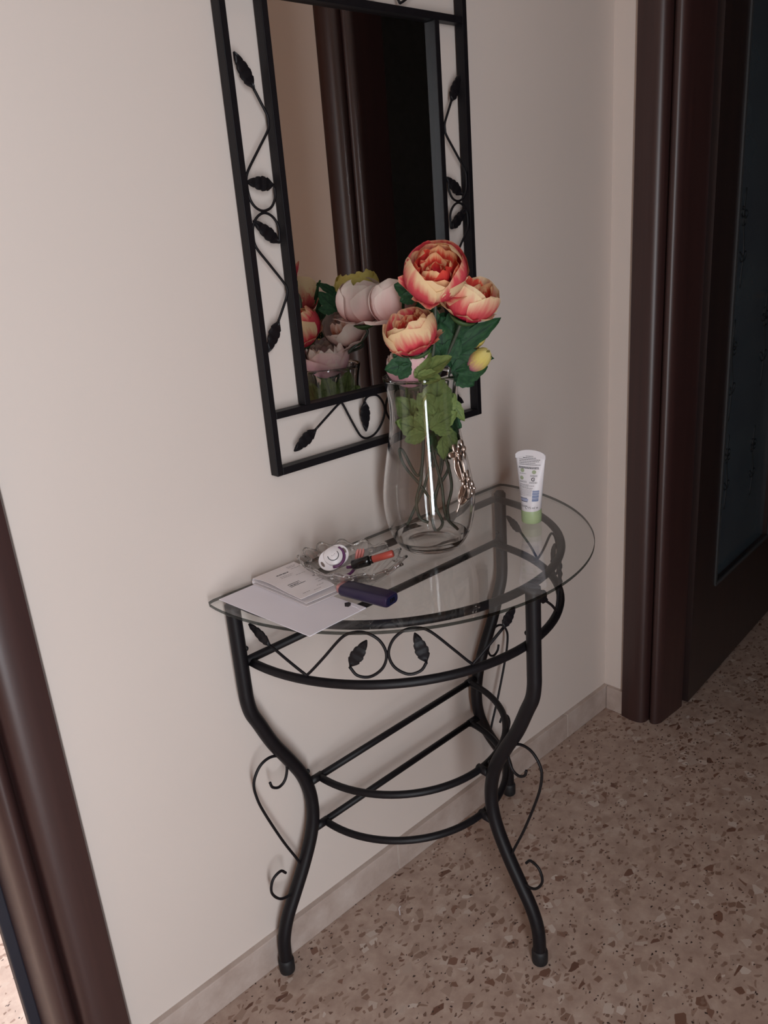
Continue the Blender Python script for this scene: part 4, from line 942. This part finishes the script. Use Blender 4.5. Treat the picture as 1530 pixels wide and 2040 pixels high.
# pacifier leaning on the rim
PC = empty('pacifier', (0.190, -0.108, 0.768), 'white pacifier with a drawn smile, propped in the glass dish', 'pacifier')
pn = Vector((-0.50, -0.55, 0.67)).normalized(); pr_ = Vector((0.73, -0.63, 0.0)); pr_ = (pr_-pn*pr_.dot(pn)).normalized(); pu_ = pn.cross(pr_)
rot_ = math.radians(30); pr2 = pr_*math.cos(rot_)+pu_*math.sin(rot_); pu2 = -pr_*math.sin(rot_)+pu_*math.cos(rot_)
P0 = Vector((0.190, -0.106, 0.7945))
def pp(x, y, h): return P0+pr2*x+pu2*y+pn*h
def disc(bnd, h0, h1, dome=0.0, rings=5):
    V = []; F = []; n = len(bnd)
    for i in range(rings+1):
        q = 1-i/rings
        for x, y in bnd: V.append(pp(x*q, y*q, h1+dome*(1-q*q)))
    for x, y in bnd: V.append(pp(x, y, h0))
    for i in range(rings):
        for k in range(n): F.append((i*n+k, i*n+(k+1) % n, (i+1)*n+(k+1) % n, (i+1)*n+k))
    o = (rings+1)*n
    for k in range(n): F.append((o+k, o+(k+1) % n, (k+1) % n, k))
    F.append(tuple(o+k for k in range(n-1, -1, -1))); return V, F
bnd = []
for i in range(40):
    t = 2*pi*i/40; rr = 0.0182*(1+0.40*abs(math.cos(t))**1.5); bnd.append((rr*math.cos(t), rr*math.sin(t)*0.95))
b = MB()
# shield: a ring-shaped plate, wings left uncut
nseg = 40; inner = [(0.0085*math.cos(2*pi*i/40), 0.0085*math.sin(2*pi*i/40)) for i in range(40)]
V = []
for bd, h in ((bnd, -0.0015), (bnd, 0.0015), (inner, 0.0022), (inner, -0.0015)): V += [pp(x, y, h) for x, y in bd]
F = []
for i in range(4):
    for k in range(40): F.append((i*40+k, i*40+(k+1) % 40, ((i+1) % 4)*40+(k+1) % 40, ((i+1) % 4)*40+k))
b.add(V, F); fix(b.obj('shield', M['pacwhite'], PC), 50)
for sg in (-1, 1):
    V, F = [], []; ob = [(sg*0.0205+0.0022*math.cos(2*pi*i/14), 0.0052*math.sin(2*pi*i/14)) for i in range(14)]
    b = MB(); b.add([pp(x, y, 0.0019) for x, y in ob], [tuple(range(14))]); b.obj('air_hole_disc', simple('hole_shade', rgb(120, 104, 98), 0.7), PC, False)  # flat disc, the shade inside a hole put into its colour
kb = [(0.0150*math.cos(2*pi*i/28), 0.0150*math.sin(2*pi*i/28)) for i in range(28)]
V, F = disc(kb, 0.0, 0.0095, 0.0050); kn = fix(mesh_obj('button', V, F, M['pacwhite'], PC), 50)
b = MB(); b.tube(spline([pp(0.0088*math.cos(t), 0.0088*math.sin(t)-0.0003, 0.0132) for t in [math.radians(a) for a in (160, 190, 220, 250, 280, 310, 340, 372)]], 3), 0.0006, 6); b.obj('smile_line', M['ink'], kn)
for x, y in ((-0.002, -0.0005), (0.0006, -0.0014), (0.0030, -0.0004)):
    b = MB(); c_ = pp(x, y, 0.0143); b.tube([c_, c_+pn*0.0004], 0.0005, 8); b.obj('dot', M['ink'], kn)
b = MB(); b.tube([pp(0.0172*math.cos(t), 0.0172*math.sin(t), 0.0045) for t in [math.radians(-125+ i*14) for i in range(12)]], 0.0024, 8); hn = b.obj('ring_handle', M['pacpurple'], PC); hn['label'] = 'plum ring handle'
b = MB(); tp = [pp(0, 0, -0.0015), pp(0, 0, -0.006), pp(0, 0, -0.012), pp(0, 0, -0.018)]; b.tube(tp, [0.006, 0.005, 0.0065, 0.003], 12); b.obj('teat', M['dummyteat'], PC)
# plum pacifier clip strap lying at the bottom
SP = MB(); SP.tube(spline([(0.190, -0.128, 0.7685), (0.200, -0.131, 0.770), (0.213, -0.126, 0.772), (0.222, -0.117, 0.770), (0.214, -0.106, 0.7695)], 5), 0.0026, 6)
tag(SP.obj('strap', M['pacpurple']), 'plum cord strap lying in the dish under the pacifier', 'strap')
# lip colour: black cap and brick red body
LP = empty('lipstick', (0.225, -0.160, 0.780), 'black and brick-red lip-colour stick resting across the dish rim', 'lipstick')
l0 = Vector((0.2035, -0.1345, 0.7840)); l1 = Vector((0.2445, -0.1870, 0.8035)); lx = (l1-l0).normalized(); ll = (l1-l0).length
b = MB(); b.tube([l0+lx*s for s in (0.0, 0.0012, 0.020, 0.0285, 0.029)], [0.0070, 0.0080, 0.0082, 0.0082, 0.0076], 16); b.obj('black_cap', M['gloss_black'], LP)
b = MB(); b.tube([l0+lx*s for s in (0.029, 0.0345)], 0.0062, 16); b.obj('collar', M['gloss_black'], LP)
b = MB(); b.tube([l0+lx*s for s in (0.0345, 0.0352, ll-0.0015, ll)], [0.0052, 0.0058, 0.0058, 0.0050], 16); b.obj('red_barrel', M['brick'], LP)
# salmon hair claw behind
HC = empty('hair_clip', (0.232, -0.124, 0.775), 'small translucent salmon hair clip standing in the dish behind the lipstick', 'hair clip')
hb = Vector((0.222, -0.1250, 0.7770)); hd = Vector((0.30, 0.02, 0.70)).normalized(); hs_ = VH
for k in (-1, 0, 1):
    b = MB(); o_ = hb+hs_*(0.0028*k); b.tube(spline([o_, o_+hd*0.010+hs_*0.0015*k, o_+hd*0.020+hs_*0.002*k, o_+hd*0.0255+hs_*0.001*k], 4), [0.0022]*9+[0.0021, 0.0018, 0.0014, 0.0009], 8); b.obj('tooth', M['salmon'], HC)
b = MB(); b.tube([hb-hs_*0.006-hd*0.001, hb+hs_*0.006-hd*0.001], 0.0026, 10); b.obj('hinge', M['gold'], HC)
# second, white pacifier cap seen through the front of the dish
b = MB(); b.lathe([(0.0001, 0.7656), (0.0120, 0.7656), (0.0128, 0.7668), (0.0115, 0.7705), (0.0070, 0.7735), (0.0001, 0.7745)], 0.1835, -0.1345, 24)
tag(fix(b.obj('bottle_cap', M['pacwhite'])), 'small white plastic cap lying at the front inside the glass dish', 'cap')
# a white thread of lint on the floor
b = MB(); b.tube(spline([(0.267, -0.098, 0.0012), (0.272, -0.092, 0.0022), (0.276, -0.086, 0.0016), (0.283, -0.083, 0.0012)], 4), 0.0011, 6)
tag(b.obj('lint', M['paper']), 'tiny white scrap of lint on the terrazzo floor below the table', 'lint')
